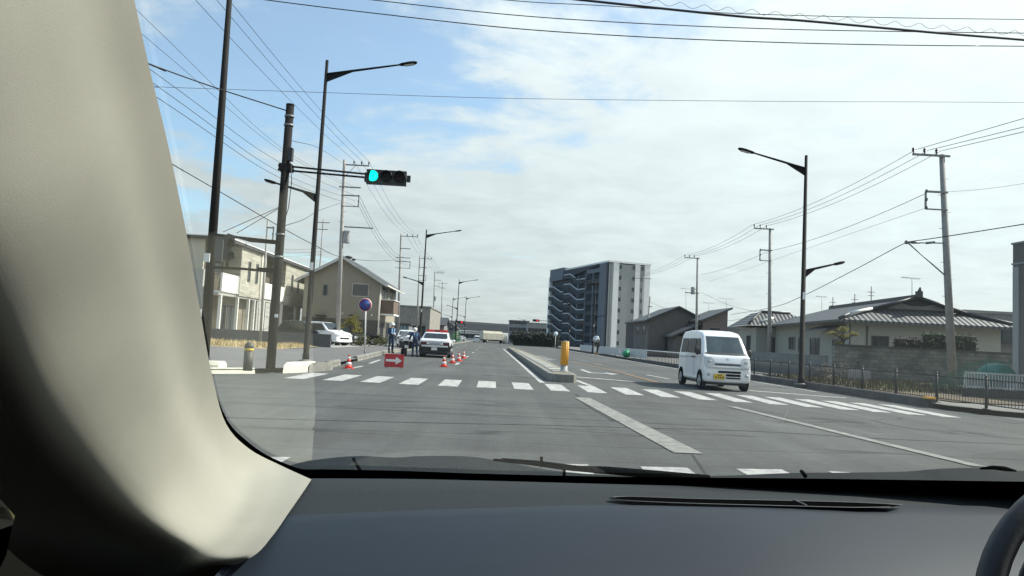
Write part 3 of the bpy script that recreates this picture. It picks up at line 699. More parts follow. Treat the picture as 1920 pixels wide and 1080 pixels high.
# ------------------------------------------------------------------ overhead cables: each one a thing
def cable(label, pts, r, sag=0.0, group='overhead cables', k=10, ext=0.0):
    pts = [V(p) for p in pts]
    if len(pts) == 2:
        a, b = pts; d = b-a; pts = [a.lerp(b, i/16)-V((0, 0, sag*4*(i/16)*(1-i/16))) for i in range(17)]
        if ext: pts = [a-d*ext+V((0, 0, sag*4*ext*(1+ext)))]+pts
    else:
        if ext: pts = [pts[0]+(pts[0]-pts[1]).normalized()*ext]+pts
        pts = catmull(pts, k)
    mb = MB(); mb.tube(pts, r, 5); o = mb.build('overhead_cable', cablem); return tag(o, label, 'cable', group)
def row(Y, *px): return [P(x, y, Y) for x, y in px]
cable('lowest of the cables crossing the top of the picture', row(17, (300, -30), (500, 0), (720, 27), (960, 53), (1200, 69), (1440, 79), (1680, 84.5), (1960, 87)), .013)
cable('middle cable crossing the top of the picture', row(17, (480, -26), (700, 0), (960, 28), (1200, 44), (1440, 54), (1680, 59), (1960, 62.5)), .012)
cable('upper thin cable ending at the right under the thick bundle', row(17, (700, -28), (960, 1), (1120, 10), (1250, 18), (1400, 26), (1660, 33), (1960, 37)), .010)
cable('thick black cable bundle sloping across the top right', row(14, (1000, -10), (1090, 0), (1250, 17), (1400, 32), (1500, 38.5), (1650, 52), (1760, 62), (1860, 70), (1970, 79)), .026)
sp = []
for i in range(420):
    f = i/419; x = 1190+f*760; y = -1+66*f**.86; p = P(x, y, 14.1); a = f*2*math.pi*17
    sp.append(p+V((0, math.sin(a), math.cos(a)))*.045)
mb = MB(); mb.tube(sp, .0045, 4); tag(mb.build('overhead_cable', cablem), 'thin wire coiled along the thick cable bundle', 'cable', 'overhead cables')
cable('thin high wire crossing the whole sky at half height', row(30, (240, 158), (300, 163), (620, 174), (960, 184.5), (1440, 190), (1700, 191), (1980, 192.5)), .010, ext=16)
def at(o, x, z, dy=-.14): return V(o.location)+V((x, dy, z))
for (px, py, k, lb) in ((366.7, 0, .36, 'left of the three high cables running to the near left utility pole'), (406.7, 0, .68, 'middle of the three high cables running to the near left utility pole'), (431, 2, .98, 'right of the three high cables running to the near left utility pole')):
    e = at(U1, -.4+.1+1.85*k, 14.3); a = LX(px, py, e.x-.15)
    cable(lb, [a, e], .011, .25, ext=.6)
for i, (ax, ay, mx_, my_, ex, ez, r) in enumerate(((257.8, 20, 529, 278, .9, 12.2, .008), (266.7, 64, 529, 284, .9, 12.0, .008), (280, 129, 524, 304, 1.0, 11.55, .011), (286.7, 155.6, 524, 322, 1.0, 11.15, .011), (292, 181, 524, 333, 1.0, 10.75, .012))):
    e = at(U1, ex-.35, ez); a = LX(ax, ay, -11.6)
    cable(('top', 'second', 'third', 'fourth', 'bottom')[i]+' of five cables from the windscreen pillar to the near left utility pole', [a, LX(mx_, my_, -11.6), e], r, k=8, ext=26)
cable('black service cable from the windscreen pillar to the top of the signal pole', [P(225, 96, 17), P(278, 119, 17.6), P(400, 163, 18.7), P(535.6, 206.7, sy)], .018, ext=14)
cable('thick striped cable passing low behind the signal pole to the tan house', [P(270, 276, 30), P(320, 306, 31), P(420, 364, 33), P(520, 422, 36), P(586, 457.8, 42), P(640, 482, 55), P(700, 489, 75), P(752, 487, 92)], .022, ext=22)
cable('wire from the signal pole top to the near left utility pole', [P(544.4, 263, sy), P(600, 279, 33), U1.location+V((-.4, 0, 14.0))], .010)
cable('drooping cable from the signal pole back to the near left utility pole', [P(531, 424, sy), P(570, 411, 30), P(600, 394, 41), U1.location+V((-.3, -.1, 11.0))], .014)
for j, (A, B, z0, z1, n0) in enumerate(((U1, U2, 14.3, 14.0, 'first span'),)):
    for k, q in enumerate((.36, .68, .98)):
        cable(('left', 'middle', 'right')[k]+' high cable from near left utility pole to slender pole', [at(A, -.4+.1+1.85*q, z0), at(B, -.4+2.1*q, z1)], .012, .9)
for k in range(3):
    cable(('upper', 'middle', 'lower')[k]+' low cable from near left utility pole to slender pole', [at(U1, 1.0, 11.5-.4*k), at(U2, .6, 10.9-.4*k)], .014, 1.2)
pr = None
for a, b, lb in ((V((-12.6, 92, 14)), V((-13.3, 122, 14.5)), 'slender pole and the next one'), (V((-13.3, 122, 14.5)), V((-12.65, 146, 14.2)), 'two poles beyond it')):
    for k, q in enumerate((.7, 1.4, 2.0)):
        cable(('left', 'middle', 'right')[k]+' far cable, from the '+lb, [a+V((q, 0, 0)), b+V((q, 0, 0))], .014, .5)
def ptop(o, px_, dz=0): return o
tops = [(21.12, 33, P(1766, 290, 33).z), (P(1444, 428, 56).x, 56, P(1444, 428, 56).z), (P(1308, 483, 79).x, 79, P(1308, 483, 79).z), (P(1205.5, 520, 112).x, 112, P(1205.5, 520, 112).z)]
nm = ('big garden plot pole', 'block wall pole', 'pole above the van', 'pole before the flats')
for i in range(3):
    for k, q in enumerate((-1.45, -.85, -.25)):
        a = V((tops[i][0]+q, tops[i][1], tops[i][2]+.2)); b_ = V((tops[i+1][0]+q, tops[i+1][1], tops[i+1][2]+.2))
        cable(('left', 'middle', 'right')[k]+' high cable between the '+nm[i]+' and the '+nm[i+1], [a, b_], .012, .42)
for k, (yy, q) in enumerate(((222, -1.4), (238, -.8), (247, -.2))):
    a = V((tops[0][0]+q, 33, tops[0][2]+.2)); b_ = P(1920, yy, 27.5); cable(('top', 'middle', 'bottom')[k]+' cable leaving the big pole by the garden plot to the right edge', [a, b_+(b_-a)*.3], .014)
cable('upper slack cable from the big garden plot pole to the pole behind the block wall', [P(1733, 364, 33), P(1446, 470, 56)], .014, .3)
cable('upper slack cable from the pole behind the block wall to the pole above the van', [P(1443, 470, 56), P(1314, 515, 79)], .012, .25)
cable('faint lower slack cable left of the big pole by the garden plot', [P(1733, 391, 33), P(1460, 484, 56), P(1330, 528, 79)], .008)
cable('cable from the braced arm of the big pole down past the lamp to the van', [P(1700, 456, 33), P(1684, 462, 34), P(1600, 507, 40), P(1503, 556, 48), P(1449, 576, 56), P(1370, 590, 72)], .020)
cable('cable from the braced arm of the big pole to the right edge', [P(1700, 454, 33), P(1776, 443, 31), P(1960, 414, 27)], .022)
cable('thin wire from the big pole to the right edge above the braced arm', [P(1772, 360, 33), P(1850, 354, 31), P(1960, 338, 28)], .007)
cable('sagging wire from the pole above the van to the pole behind the block wall', [P(1314, 548, 79), P(1370, 573, 70), P(1446, 590, 56)], .014)
cable('low wire left of the pole behind the block wall', [P(1446, 583, 56), P(1330, 605, 75)], .014, .2)
cable('slack wire from the short leaning pole to the brown houses', [P(1219, 566, 85), P(1250, 580, 83), P(1268, 587, 81)], .014)
for k in range(3):
    cable(('top', 'middle', 'bottom')[k]+' of the three thin wires behind the signal pole above the apartments', [P(520, 468+6*k, 90), P(605, 465+6*k, 92)], .014, .1)

# ------------------------------------------------------------------ vehicles
def inset(prof, d):
    cy_ = sum(p[0] for p in prof)/len(prof); cz_ = sum(p[1] for p in prof)/len(prof)
    h_ = max(p[1] for p in prof)-min(p[1] for p in prof); l_ = max(p[0] for p in prof)-min(p[0] for p in prof)
    return [(cy_+(p[0]-cy_)*(1-2*d/l_), cz_+(p[1]-cz_)*(1-2*d/h_)) for p in prof]
def subdiv(prof, k=3, sm=.45):
    q = []; n = len(prof)
    for i in range(n):
        a, b, c, d = (V((*prof[(i+j) % n], 0)) for j in (-1, 0, 1, 2))
        # nearly straight runs and sharp sill corners stay as they are
        for j in range(k):
            t = j/k; p = .5*((2*b)+(c-a)*t+(2*a-5*b+4*c-d)*t*t+(3*b-a-3*c+d)*t**3); l = b.lerp(c, t); p = l*(1-sm)+p*sm; q.append((p.x, p.y))
    return q
def shell(prof, hwf, mfun=None, k=3, sm=.45):
    mb = MB(); mb.smooth = True; pr = subdiv(prof, k, sm)
    rws = []
    for f, d in ((-1, .085), (-.985, .045), (-.95, .014), (-.86, .0), (-.4, -.008), (0, -.012), (.4, -.008), (.86, 0), (.95, .014), (.985, .045), (1, .085)):
        q = inset(pr, d); rws.append([V((f*hwf(z0), y, z)) for (y, z), (y0, z0) in zip(q, pr)])
    n = len(pr); vs = [p for r in rws for p in r]; fs = []
    for i in range(len(rws)-1):
        for j in range(n): fs.append((i*n+j, (i+1)*n+j, (i+1)*n+(j+1) % n, i*n+(j+1) % n))
    mb.add(vs, fs)
    mb.smooth = False
    for r, s in ((rws[0], 1), (rws[-1], -1)):
        # sides as fans of strips between lower and upper outline
        cpt = sum(r, V((0, 0, 0)))/n; b_ = len(mb.v); mb.v += r+[cpt]
        for j in range(n): mb.f.append([b_+j, b_+(j+1) % n, b_+n][::s]); mb.mi.append(0); mb.sm.append(False)
    if mfun:
        for i, f in enumerate(mb.f):
            c = sum((mb.v[j] for j in f), V((0, 0, 0)))/len(f); mb.mi[i] = mfun(c)
    return mb
def wheel(t, x, y, r, wd, side, rm=rimm):
    mb = MB(); mb.lathe([(r*.62, -wd/2), (r*.93, -wd/2), (r, -wd*.32), (r, wd*.32), (r*.93, wd/2), (r*.62, wd/2)], (x, y, r), 20, (1, 0, 0))
    ty = mb.build('wheel', rubber, t, local=True)
    mb = MB(); s_ = side; mb.lathe([(r*.66, 0), (r*.66, .02), (r*.55, .03), (r*.5, .012), (r*.22, .02), (r*.2, .04), (0, .045)], (x+s_*(wd/2-.01), y, r), 18, (s_, 0, 0))
    mb.build('rim', rm, ty, local=True)
def panel(mb, pts, off=(0, 0, 0), th=None):
    mb.add([V(p)+V(off) for p in pts], [list(range(len(pts)))])

# ---- white kei van coming towards us
t = van = thing('van', 'white high-roofed small van coming towards us over the far crossing', 'van', (7.36, 22.25, 0), R(-1))
prof = [(.10, .26), (.0, .36), (-.01, .62), (.03, .84), (.12, 1.06), (.26, 1.16), (.70, 1.70), (.90, 1.82), (1.5, 1.895), (2.4, 1.90), (3.12, 1.86), (3.30, 1.74), (3.37, 1.0), (3.38, .36), (3.3, .26)]
def vhw(z): return .735 if z < 1.02 else .735-(z-1.02)*.145
mb = shell(prof, vhw, None, 3, .2); mb.build('body', vanwhite, t, local=True)
def fy(z):      # front surface at height z
    pr = [(.0, .36), (-.01, .62), (.03, .84), (.12, 1.06), (.26, 1.16), (.70, 1.70), (.90, 1.82)]
    for (a, b), (c, d) in zip(pr[:-1], pr[1:]):
        if b <= z <= d: return a+(c-a)*(z-b)/(d-b)
    return 0
def fgrid(name, x0, x1, z0, z1, m, off=.012, nx=8, nz=5, tap=0.0, curve=.05, parent=None):
    mb = MB(); mb.smooth = True; rws = []
    for j in range(nz+1):
        z = z0+(z1-z0)*j/nz; s_ = 1-tap*j/nz
        rws.append([V(((x0+(x1-x0)*i/nx)*s_, fy(z)-off+curve*((x0+(x1-x0)*i/nx)/.7)**4, z)) for i in range(nx+1)])
    mb.grid(rws); return mb.build(name, m, parent or t, local=True)
wsm = mat('van_windscreen', (.07, .10, .105), .05, var=.5, vs=1.6, c2=(.03, .04, .042), spec=.8)
fgrid('windscreen', -.655, .655, 1.175, 1.70, wsm, .028, 10, 6, .10, .05)
fgrid('windscreen_seal', -.66, .66, 1.13, 1.18, plasticblk, .03, 10, 1)
for s_ in (-1, 1):
    mb = MB(); rws = []
    for z, a, b in ((.74, .46, .70), (.82, .41, .725), (.94, .42, .725), (1.04, .50, .72)):
        rws.append([V((s_*(a+(b-a)*i/4), fy(z)-.034+.05*max(0, (a+(b-a)*i/4-.45)/.28)**3, z)) for i in range(5)])
    mb.smooth = True; mb.grid(rws if s_ > 0 else [r[::-1] for r in rws]); mb.build('headlamp', headlens, t, local=True)
    mb = MB(); mb.ball((s_*.57, fy(.88)-.022, .885), (.06, .015, .06), 12, 6); mb.build('headlamp_reflector', mat('lamp_dark', (.36, .37, .38), .15, .5), t, local=True)
    mb = MB(); mb.lathe([(0, 0), (.05, 0), (.05, .02), (0, .025)], (s_*.6, fy(.5)-.005, .5), 12, (0, -1, 0)); mb.build('fog_lamp_cover', mat('bumper_grey', (.45, .46, .46), .5), t, local=True)
fgrid('grille', -.40, .40, .79, .85, mat('grille_grey', (.06, .062, .065), .5), .03, 6, 1)
fgrid('grille_bar', -.40, .40, .856, .878, chrome, .03, 6, 1)
mb = MB(); mb.bx(-.66, .66, -.05, -.015, .70, .735); mb.build('bumper_trim', mat('bumper_grey', (.45, .46, .46), .5), t, local=True)
for z0, z1 in ((.56, .625), (.46, .53), (.385, .43)):
    fgrid('air_intake', -.30 if z0 > .5 else -.06, .40, z0, z1, black, .03, 6, 1)
fgrid('emblem', -.045, .045, .955, 1.02, chrome, .03, 2, 2)
mb = MB(); mb.bx(-.44, -.11, -.06, -.03, .36, .525); np_ = mb.build('licence_plate', yellow, t, local=True)
mb = MB()
for i in range(4): mb.bx(-.40+.075*i, -.36+.075*i, -.063, -.060, .39, .45)
mb.bx(-.34, -.2, -.063, -.060, .475, .50); mb.build('plate_digits', mat('plate_green_black', (.05, .05, .02), .6), np_, local=True)
for s_ in (-1, 1):
    def sx_(z): return s_*(vhw(z)+.006)
    for nm_, pts in (('front_window', ((.56, 1.14), (1.20, 1.14), (1.20, 1.62), (.86, 1.62), (.66, 1.36))), ('sliding_door_window', ((1.30, 1.14), (2.15, 1.14), (2.15, 1.62), (1.30, 1.62))), ('rear_window', ((2.28, 1.14), (3.12, 1.14), (3.06, 1.62), (2.28, 1.62)))):
        mb = MB(); q = [V((sx_(z), y, z)) for y, z in pts]; panel(mb, q[::-1] if s_ > 0 else q); mb.build(nm_, mat('van_side_glass', (.016, .02, .022), .35, spec=.15), t, local=True)
    mb = MB()
    for y in (.50, 1.25, 2.22): mb.bx(min(sx_(.4), sx_(.4)+s_*.004), max(sx_(.4), sx_(.4)+s_*.004), y, y+.012, .42, 1.12)
    mb.bx(min(sx_(.9), sx_(.9)+s_*.005), max(sx_(.9), sx_(.9)+s_*.005), 1.3, 3.2, .985, 1.0)
    mb.build('door_gap', mat('gap_grey', (.12, .12, .12), .7), t, local=True)
    mb = MB(); mb.bx(min(sx_(.9), sx_(.9)+s_*.03), max(sx_(.9), sx_(.9)+s_*.03), 1.06, 1.2, 1.0, 1.04); mb.bx(min(sx_(.9), sx_(.9)+s_*.03), max(sx_(.9), sx_(.9)+s_*.03), 1.34, 1.46, 1.0, 1.04); mb.build('door_handle', mat('handle_grey', (.09, .09, .09), .5), t, local=True)
    mb = MB(); mb.ball((s_*.83, .50, 1.20), (.085, .05, .12), 10, 8); mb.tube([(s_*.72, .56, 1.12), (s_*.82, .52, 1.14)], .02, 6); mb.build('wing_mirror', plasticblk, t, local=True)
    for y in (.52, 2.95):
        mb = MB(); mb.lathe([(.0, 0), (.30, 0), (.33, .006), (.33, .01), (0, .012)], (s_*(.732), y, .30), 24, (s_, 0, 0)); mb.build('wheel_arch', black, t, local=True)
        wheel(t, s_*.665, y, .272, .155, s_)
mb = MB(); mb.bx(-.62, .62, .15, 3.2, .18, .30); mb.build('chassis', plasticblk, t, local=True)
mb = MB(); mb.bx(.45, .60, .72, .76, 1.56, 1.60); mb.build('windscreen_sticker', white, t, local=True)

# ---- generic saloon / wagon used for the police car, parked and far cars
def make_car(name, label, cat, loc, rz, prof, hw, paint_, lower=None, zl=.62, wheels=(.8, 3.6), r=.31, glass=(), front=True, rear=True, group=None, tail=redlamp):
    t = thing(name, label, cat, loc, rz, group)
    zt = max(p[1] for p in prof); zb = max(.85, zt*.62)
    hf = lambda z: hw if z < zb else hw-(z-zb)*.36
    mb = shell(prof, hf, (lambda c: 1 if c.z < zl else 0) if lower else None); mb.build('body', [paint_, lower or paint_], t, local=True)
    for kind, pts in glass:
        mb = MB()
        if kind == 'side':
            for s_ in (-1, 1):
                q = [V((s_*(hf(z)+.004), y, z)) for y, z in pts]; panel(mb, q if s_ < 0 else q[::-1])
            mb.build('side_window', carglass, t, local=True)
        else:
            (ya, za), (yb, zb_) = pts; n_ = V((0, -(zb_-za), yb-ya)).normalized()
            if n_.z < 0: n_ = -n_
            a, b_ = V((0, ya, za))+n_*.022, V((0, yb, zb_))+n_*.022; wa, wb = hf(za)*.84, hf(zb_)*.86
            mb.add([a-V((wa, 0, 0)), a+V((wa, 0, 0)), b_+V((wb, 0, 0)), b_-V((wb, 0, 0))], [(0, 1, 2, 3)]); mb.build(kind, carglass, t, local=True)
    ymin = min(p[0] for p in prof); ymax = max(p[0] for p in prof)
    for s_ in (-1, 1):
        for y in wheels:
            mb = MB(); mb.lathe([(0, 0), (r*1.08, 0), (r*1.15, .006), (0, .01)], (s_*(hw-.004), y, r*1.05), 20, (s_, 0, 0)); mb.build('wheel_arch', black, t, local=True)
            wheel(t, s_*(hw-.085), y, r, .19, s_)
        mb = MB(); mb.ball((s_*(hw+.09), ymax-1.75 if front else 0, .98), (.10, .06, .075), 8, 6); mb.build('wing_mirror', paint_, t, local=True)
    return t, hf

pp = [(.12, .17), (.02, .30), (-.01, .60), (.02, .82), (.06, .97), (.12, 1.0), (.62, 1.06), (1.18, 1.38), (1.62, 1.455), (2.2, 1.46), (2.7, 1.40), (3.35, 1.03), (4.2, .90), (4.62, .75), (4.7, .5), (4.62, .28)]
t, hf = make_car('police_car', 'black and white police patrol car with red roof light bar seen from behind', 'police car', (-3.30, 40.9, 0), R(1.5), pp, .89, vanwhite, blackpaint, .72, (1.05, 3.82), .32,
                 [('rear_window', ((.66, 1.10), (1.14, 1.365))), ('windscreen', ((3.3, 1.07), (2.74, 1.385))), ('side', ((1.0, 1.06), (3.1, 1.06), (2.65, 1.36), (1.35, 1.36)))])
mb = MB(); mb.box((0, 1.95, 1.535), (1.22, .34, .13)); mb.box((0, 1.95, 1.545), (1.26, .22, .10)); lb_ = mb.build('light_bar', redplastic, t, local=True)
mb = MB(); mb.box((0, 1.95, 1.53), (.26, .36, .145)); mb.bx(-.5, .5, 1.85, 2.05, 1.45, 1.475); mb.build('siren_housing', mat('dark_red', (.16, .01, .012), .5), lb_, local=True)
for s_ in (-1, 1):
    mb = MB(); mb.box((s_*.64, -.02, .80), (.36, .05, .15)); mb.build('tail_lamp', redlamp, t, local=True)
    mb = MB(); mb.box((s_*.42, -.03, .80), (.09, .04, .12)); mb.build('reversing_lamp', white, t, local=True)
mb = MB(); mb.box((0, -.025, .78), (.62, .04, .12)); mb.build('boot_trim', mat('boot_grey', (.38, .39, .4), .3), t, local=True)
mb = MB(); mb.box((0, -.02, .90), (.9, .03, .02)); mb.build('boot_gap', mat('gap_grey', (.12, .12, .12), .7), t, local=True)
mb = MB(); mb.box((0, -.05, .655), (1.5, .06, .09)); mb.build('bumper', vanwhite, t, local=True)
mb = MB(); mb.box((-.02, -.045, .50), (.33, .02, .165)); mb.build('licence_plate', white, t, local=True)
mb = MB(); mb.box((0, -.03, .33), (1.4, .06, .12)); mb.build('rear_skirt', plasticblk, t, local=True)
mb = MB(); mb.tube([(.32, 1.0, 1.3), (.34, .9, 1.95)], .006, 4); mb.build('aerial', blacksteel, t, local=True)

wag = [(.1, .26), (0, .4), (0, .8), (.08, 1.05), (.35, 1.55), (.7, 1.70), (1.6, 1.74), (2.5, 1.68), (3.35, 1.12), (4.05, .98), (4.25, .8), (4.3, .45), (4.2, .26)]
sed = [(.1, .26), (0, .4), (.02, .85), (.5, 1.0), (1.1, 1.38), (1.9, 1.46), (2.5, 1.40), (3.2, 1.0), (4.1, .85), (4.35, .7), (4.4, .4), (4.3, .26)]
gw = [('windscreen', ((3.3, 1.16), (2.58, 1.66))), ('side', ((.5, 1.1), (3.1, 1.1), (2.5, 1.6), (.55, 1.58))), ('rear_window', ((.07, 1.1), (.33, 1.52)))]
gs_ = [('windscreen', ((3.15, 1.04), (2.55, 1.39))), ('side', ((.8, 1.04), (2.95, 1.04), (2.45, 1.36), (1.2, 1.36))), ('rear_window', ((.55, 1.03), (1.06, 1.35)))]
def lamps_front(t, hw, y, z, m=headlens):
    for s_ in (-1, 1):
        mb = MB(); mb.box((s_*hw*.74, y-.06, z), (hw*.4, .12, .16)); mb.build('headlamp', m, t, local=True)
    mb = MB(); mb.box((0, y, z-.22), (hw*1.1, .04, .12)); mb.build('grille', plasticblk, t, local=True)
def lamps_rear(t, hw, z):
    for s_ in (-1, 1):
        mb = MB(); mb.box((s_*hw*.8, -.02, z), (hw*.3, .05, .2)); mb.build('tail_lamp', redlamp, t, local=True)
    mb = MB(); mb.box((0, -.03, z-.2), (.33, .02, .16)); mb.build('licence_plate', white, t, local=True)
pg = 'cars parked by the houses'
p_ = P(642, 640, 56); t, _ = make_car('parked_car', 'white parked car nosing out beside the near left utility pole', 'car', (p_.x-3.1, 56.4, .12), R(-122), wag, .85, vanwhite, glass=gw, group=pg, wheels=(.75, 3.5)); lamps_front(t, .85, 4.3, .78)
t, _ = make_car('parked_car', 'black parked car behind the white one, under the yellow-leaved tree', 'car', (p_.x-2.9, 60.4, .12), R(-118), sed, .85, blackpaint, glass=gs_, group=pg, wheels=(.75, 3.5)); lamps_front(t, .85, 4.4, .66)
p_ = P(560, 632, 54); t, _ = make_car('parked_car', 'dark parked wagon with pale roof edge behind the low wall', 'car', (p_.x-2.0, 57, .12), R(-118), wag, .86, mat('dark_green_paint', (.018, .022, .022), .3, coat=.4), glass=gw, group=pg, wheels=(.75, 3.5)); lamps_front(t, .86, 4.3, .78)
p_ = P(703, 640, 62); t, _ = make_car('parked_car', 'dark parked car between two bushes right of the no-parking sign', 'car', (p_.x-3.9, 63.5, .12), R(-84), sed, .85, blackpaint, glass=gs_, group=pg, wheels=(.75, 3.5)); lamps_front(t, .85, 4.4, .66)
p_ = P(757, 645, 58); t, _ = make_car('parked_car', 'white parked car behind the motorcycle officer', 'car', (p_.x, 60, .12), R(8), sed, .85, vanwhite, glass=gs_, group=pg, wheels=(.75, 3.5)); lamps_rear(t, .85, .8)
fg = 'distant cars on the road'
p_ = P(894, 640, 190); t, _ = make_car('distant_car', 'distant white car driving away on the left carriageway', 'car', (p_.x, 190, 0), 0, wag, .87, vanwhite, glass=gw, group=fg, wheels=(.75, 3.5)); lamps_rear(t, .87, .9)
p_ = P(866, 640, 200); t, _ = make_car('distant_car', 'distant pale car partly behind the left kerb, left of the white one', 'car', (p_.x, 205, 0), R(12), sed, .87, vanwhite, glass=gs_, group=fg, wheels=(.75, 3.5)); lamps_rear(t, .87, .8)
p_ = P(977, 640, 170); t, _ = make_car('distant_car', 'distant car with bright roof before the dark hedge', 'car', (p_.x+1, 172, 0), R(176), wag, .87, mat('silver_paint', (.5, .52, .53), .3, .3), glass=gw, group=fg, wheels=(.75, 3.5)); lamps_front(t, .87, 4.3, .78)
# cream box lorry swinging across the road far off
p_ = P(902, 641, 185); t = thing('lorry', 'distant cream covered lorry turning across the road', 'lorry', (p_.x, 186, 0), R(-62))
mb = MB(); mb.prism([(-1.1, 0, .9), (-1.1, 0, 2.5), (-.8, 0, 3.1), (.8, 0, 3.1), (1.1, 0, 2.5), (1.1, 0, .9)], (0, 5.6, 0)); mb.build('cargo_cover', mat('cream_canvas', (.55, .52, .42), .8), t, local=True)
mb = MB(); mb.prism([(-1.0, 5.7, .6), (-1.0, 7.3, .6), (-1.0, 7.2, 1.5), (-1.0, 6.8, 2.3), (-1.0, 5.7, 2.35)], (2.0, 0, 0)); mb.build('cab', mat('cream_paint', (.6, .58, .5), .4), t, local=True)
mb = MB(); mb.bx(-.9, .9, 7.0, 7.06, 1.45, 2.1); mb.build('windscreen', carglass, t, local=True)
mb = MB(); mb.bx(-.95, .95, .1, 7.1, .55, .9); mb.build('chassis', plasticblk, t, local=True)
for s_ in (-1, 1):
    for y in (1.3, 6.3): wheel(t, s_*.95, y, .42, .25, s_)

# ------------------------------------------------------------------ people: one skinned body each, clothes as children
def skinmesh(name, joints, bones, m, parent, sub=2):
    keys = list(joints); me = bpy.data.meshes.new(name); idx = {k: i for i, k in enumerate(keys)}
    me.from_pydata([tuple(joints[k][0]) for k in keys], [(idx[a], idx[b]) for a, b in bones], []); me.update()
    o = bpy.data.objects.new(name, me); col.objects.link(o); md = o.modifiers.new('skin', 'SKIN')
    for k in keys:
        r_ = joints[k][1]; r_ = r_ if isinstance(r_, tuple) else (r_, r_); me.skin_vertices[0].data[idx[k]].radius = r_
    me.skin_vertices[0].data[0].use_root = True
    md.use_smooth_shade = True
    ms_ = o.modifiers.new('sub', 'SUBSURF'); ms_.levels = ms_.render_levels = sub
    me.materials.append(m); o.parent = parent
    return o
def person(label, loc, rz, h, pose, helmet=True, top=navy, legs=navydark, vest=True, gloves=True, sc=1.0):
    t = thing('person', label, 'person', loc, rz); s = h/1.72
    J = {'pelvis': ((0, 0, .93), .125), 'waist': ((0, -.01, 1.08), .12), 'chest': ((0, -.01, 1.30), (.15, .11)), 'neckb': ((0, 0, 1.44), .07), 'neck': ((0, -.01, 1.50), .05), 'head': ((0, -.03, 1.60), .085), 'crown': ((0, -.02, 1.67), .07)}
    for sd, x in (('l', -1), ('r', 1)):
        J['sh'+sd] = ((x*.17, 0, 1.40), .065); J['hip'+sd] = ((x*.09, 0, .88), .09)
        J['kn'+sd] = ((x*.10, -.02, .49), .06); J['an'+sd] = ((x*.11, .02, .09), .042); J['to'+sd] = ((x*.12, -.13, .04), .032)
        J['el'+sd] = ((x*.25, .03, 1.13), .045); J['wr'+sd] = ((x*.24, -.06, .89), .032); J['ha'+sd] = ((x*.235, -.09, .80), .03)
    for k, v in pose.items(): J[k] = (v, J[k][1])
    J = {k: (V(v[0])*s, tuple(q*s for q in v[1]) if isinstance(v[1], tuple) else v[1]*s) for k, v in J.items()}
    B = [('pelvis', 'waist'), ('waist', 'chest'), ('chest', 'neckb'), ('neckb', 'neck'), ('neck', 'head'), ('head', 'crown')]
    for sd in 'lr': B += [('chest', 'sh'+sd), ('sh'+sd, 'el'+sd), ('el'+sd, 'wr'+sd), ('wr'+sd, 'ha'+sd), ('pelvis', 'hip'+sd), ('hip'+sd, 'kn'+sd), ('kn'+sd, 'an'+sd), ('an'+sd, 'to'+sd)]
    skinmesh('body', J, B, skin, t)
    def sub(keys, grow): return {k: (J[k][0], tuple(q+grow for q in J[k][1]) if isinstance(J[k][1], tuple) else J[k][1]+grow) for k in keys}
    tk = ['pelvis', 'waist', 'chest', 'neckb', 'shl', 'ell', 'wrl', 'shr', 'elr', 'wrr']
    skinmesh('jacket', sub(tk, .02), [b for b in B if b[0] in tk and b[1] in tk], top, t)
    lk = ['waist', 'pelvis', 'hipl', 'knl', 'anl', 'hipr', 'knr', 'anr']
    skinmesh('trousers', sub(lk, .018), [b for b in B if b[0] in lk and b[1] in lk], legs, t)
    hd = J['head'][0]; d = (J['crown'][0]-J['neck'][0]).normalized()
    mb = MB()
    if helmet:
        c = hd+d*.05*s; mb.ball(c, (.125*s, .14*s, .115*s), 12, 8); mb.box(c+V((0, -.11, -.02)), (.2*s, .1*s, .02)); mb.build('helmet', white, t, local=True)
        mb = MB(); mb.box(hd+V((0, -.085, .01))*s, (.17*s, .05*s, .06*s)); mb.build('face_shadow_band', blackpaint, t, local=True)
    else:
        mb.ball(hd+d*.05*s, (.10*s, .115*s, .10*s), 10, 7); mb.build('hair', mat('black_hair', (.012, .01, .01), .6), t, local=True)
    mb = MB()
    mb.box(hd+V((0, -.105, -.035))*s, (.03*s, .03*s, .045*s)); mb.box(hd+V((0, -.09, -.075))*s, (.06*s, .02*s, .015*s)); mb.build('nose', skin, t, local=True)
    if vest:
        mb = MB(); c = J['chest'][0]
        for x in (-.075, .075):
            for y, q in ((-.15, 1), (.145, -1)): mb.box(c+V((x, y, -.06))*s, (.075*s, .018*s, .36*s))
        mb.box(c+V((0, -.155, -.16))*s, (.26*s, .018*s, .06*s)); mb.box(c+V((0, .15, -.16))*s, (.26*s, .018*s, .06*s)); mb.build('vest_stripe', vestblue, t, local=True)
    mb = MB(); w_ = J['pelvis'][0]; mb.lathe([(.15*s, .06*s), (.158*s, .07*s), (.158*s, .11*s), (.15*s, .12*s)], (w_.x, w_.y, w_.z), 14); mb.build('belt', blackpaint, t, local=True)
    if gloves:
        for sd in 'lr':
            wv = J['wr'+sd][0]; hv = J['ha'+sd][0]; d_ = (hv-wv).normalized(); a = d_.orthogonal().normalized()
            js = {'w': (wv, .033*s), 'p': (hv, .036*s)}; bs = [('w', 'p')]
            for i in range(4):
                f0 = hv+a*(i-1.5)*.019*s; js['f%d' % i] = (f0+d_*.045*s, .009*s); js['g%d' % i] = (f0+d_*(.075-.006*abs(i-1.5))*s+d_.cross(a)*.02*s, .008*s); bs += [('p', 'f%d' % i), ('f%d' % i, 'g%d' % i)]
            js['t'] = (wv.lerp(hv, .6)+a*.05*s, .010*s); bs.append(('p', 't'))
            skinmesh('glove', js, bs, white, t, 1)
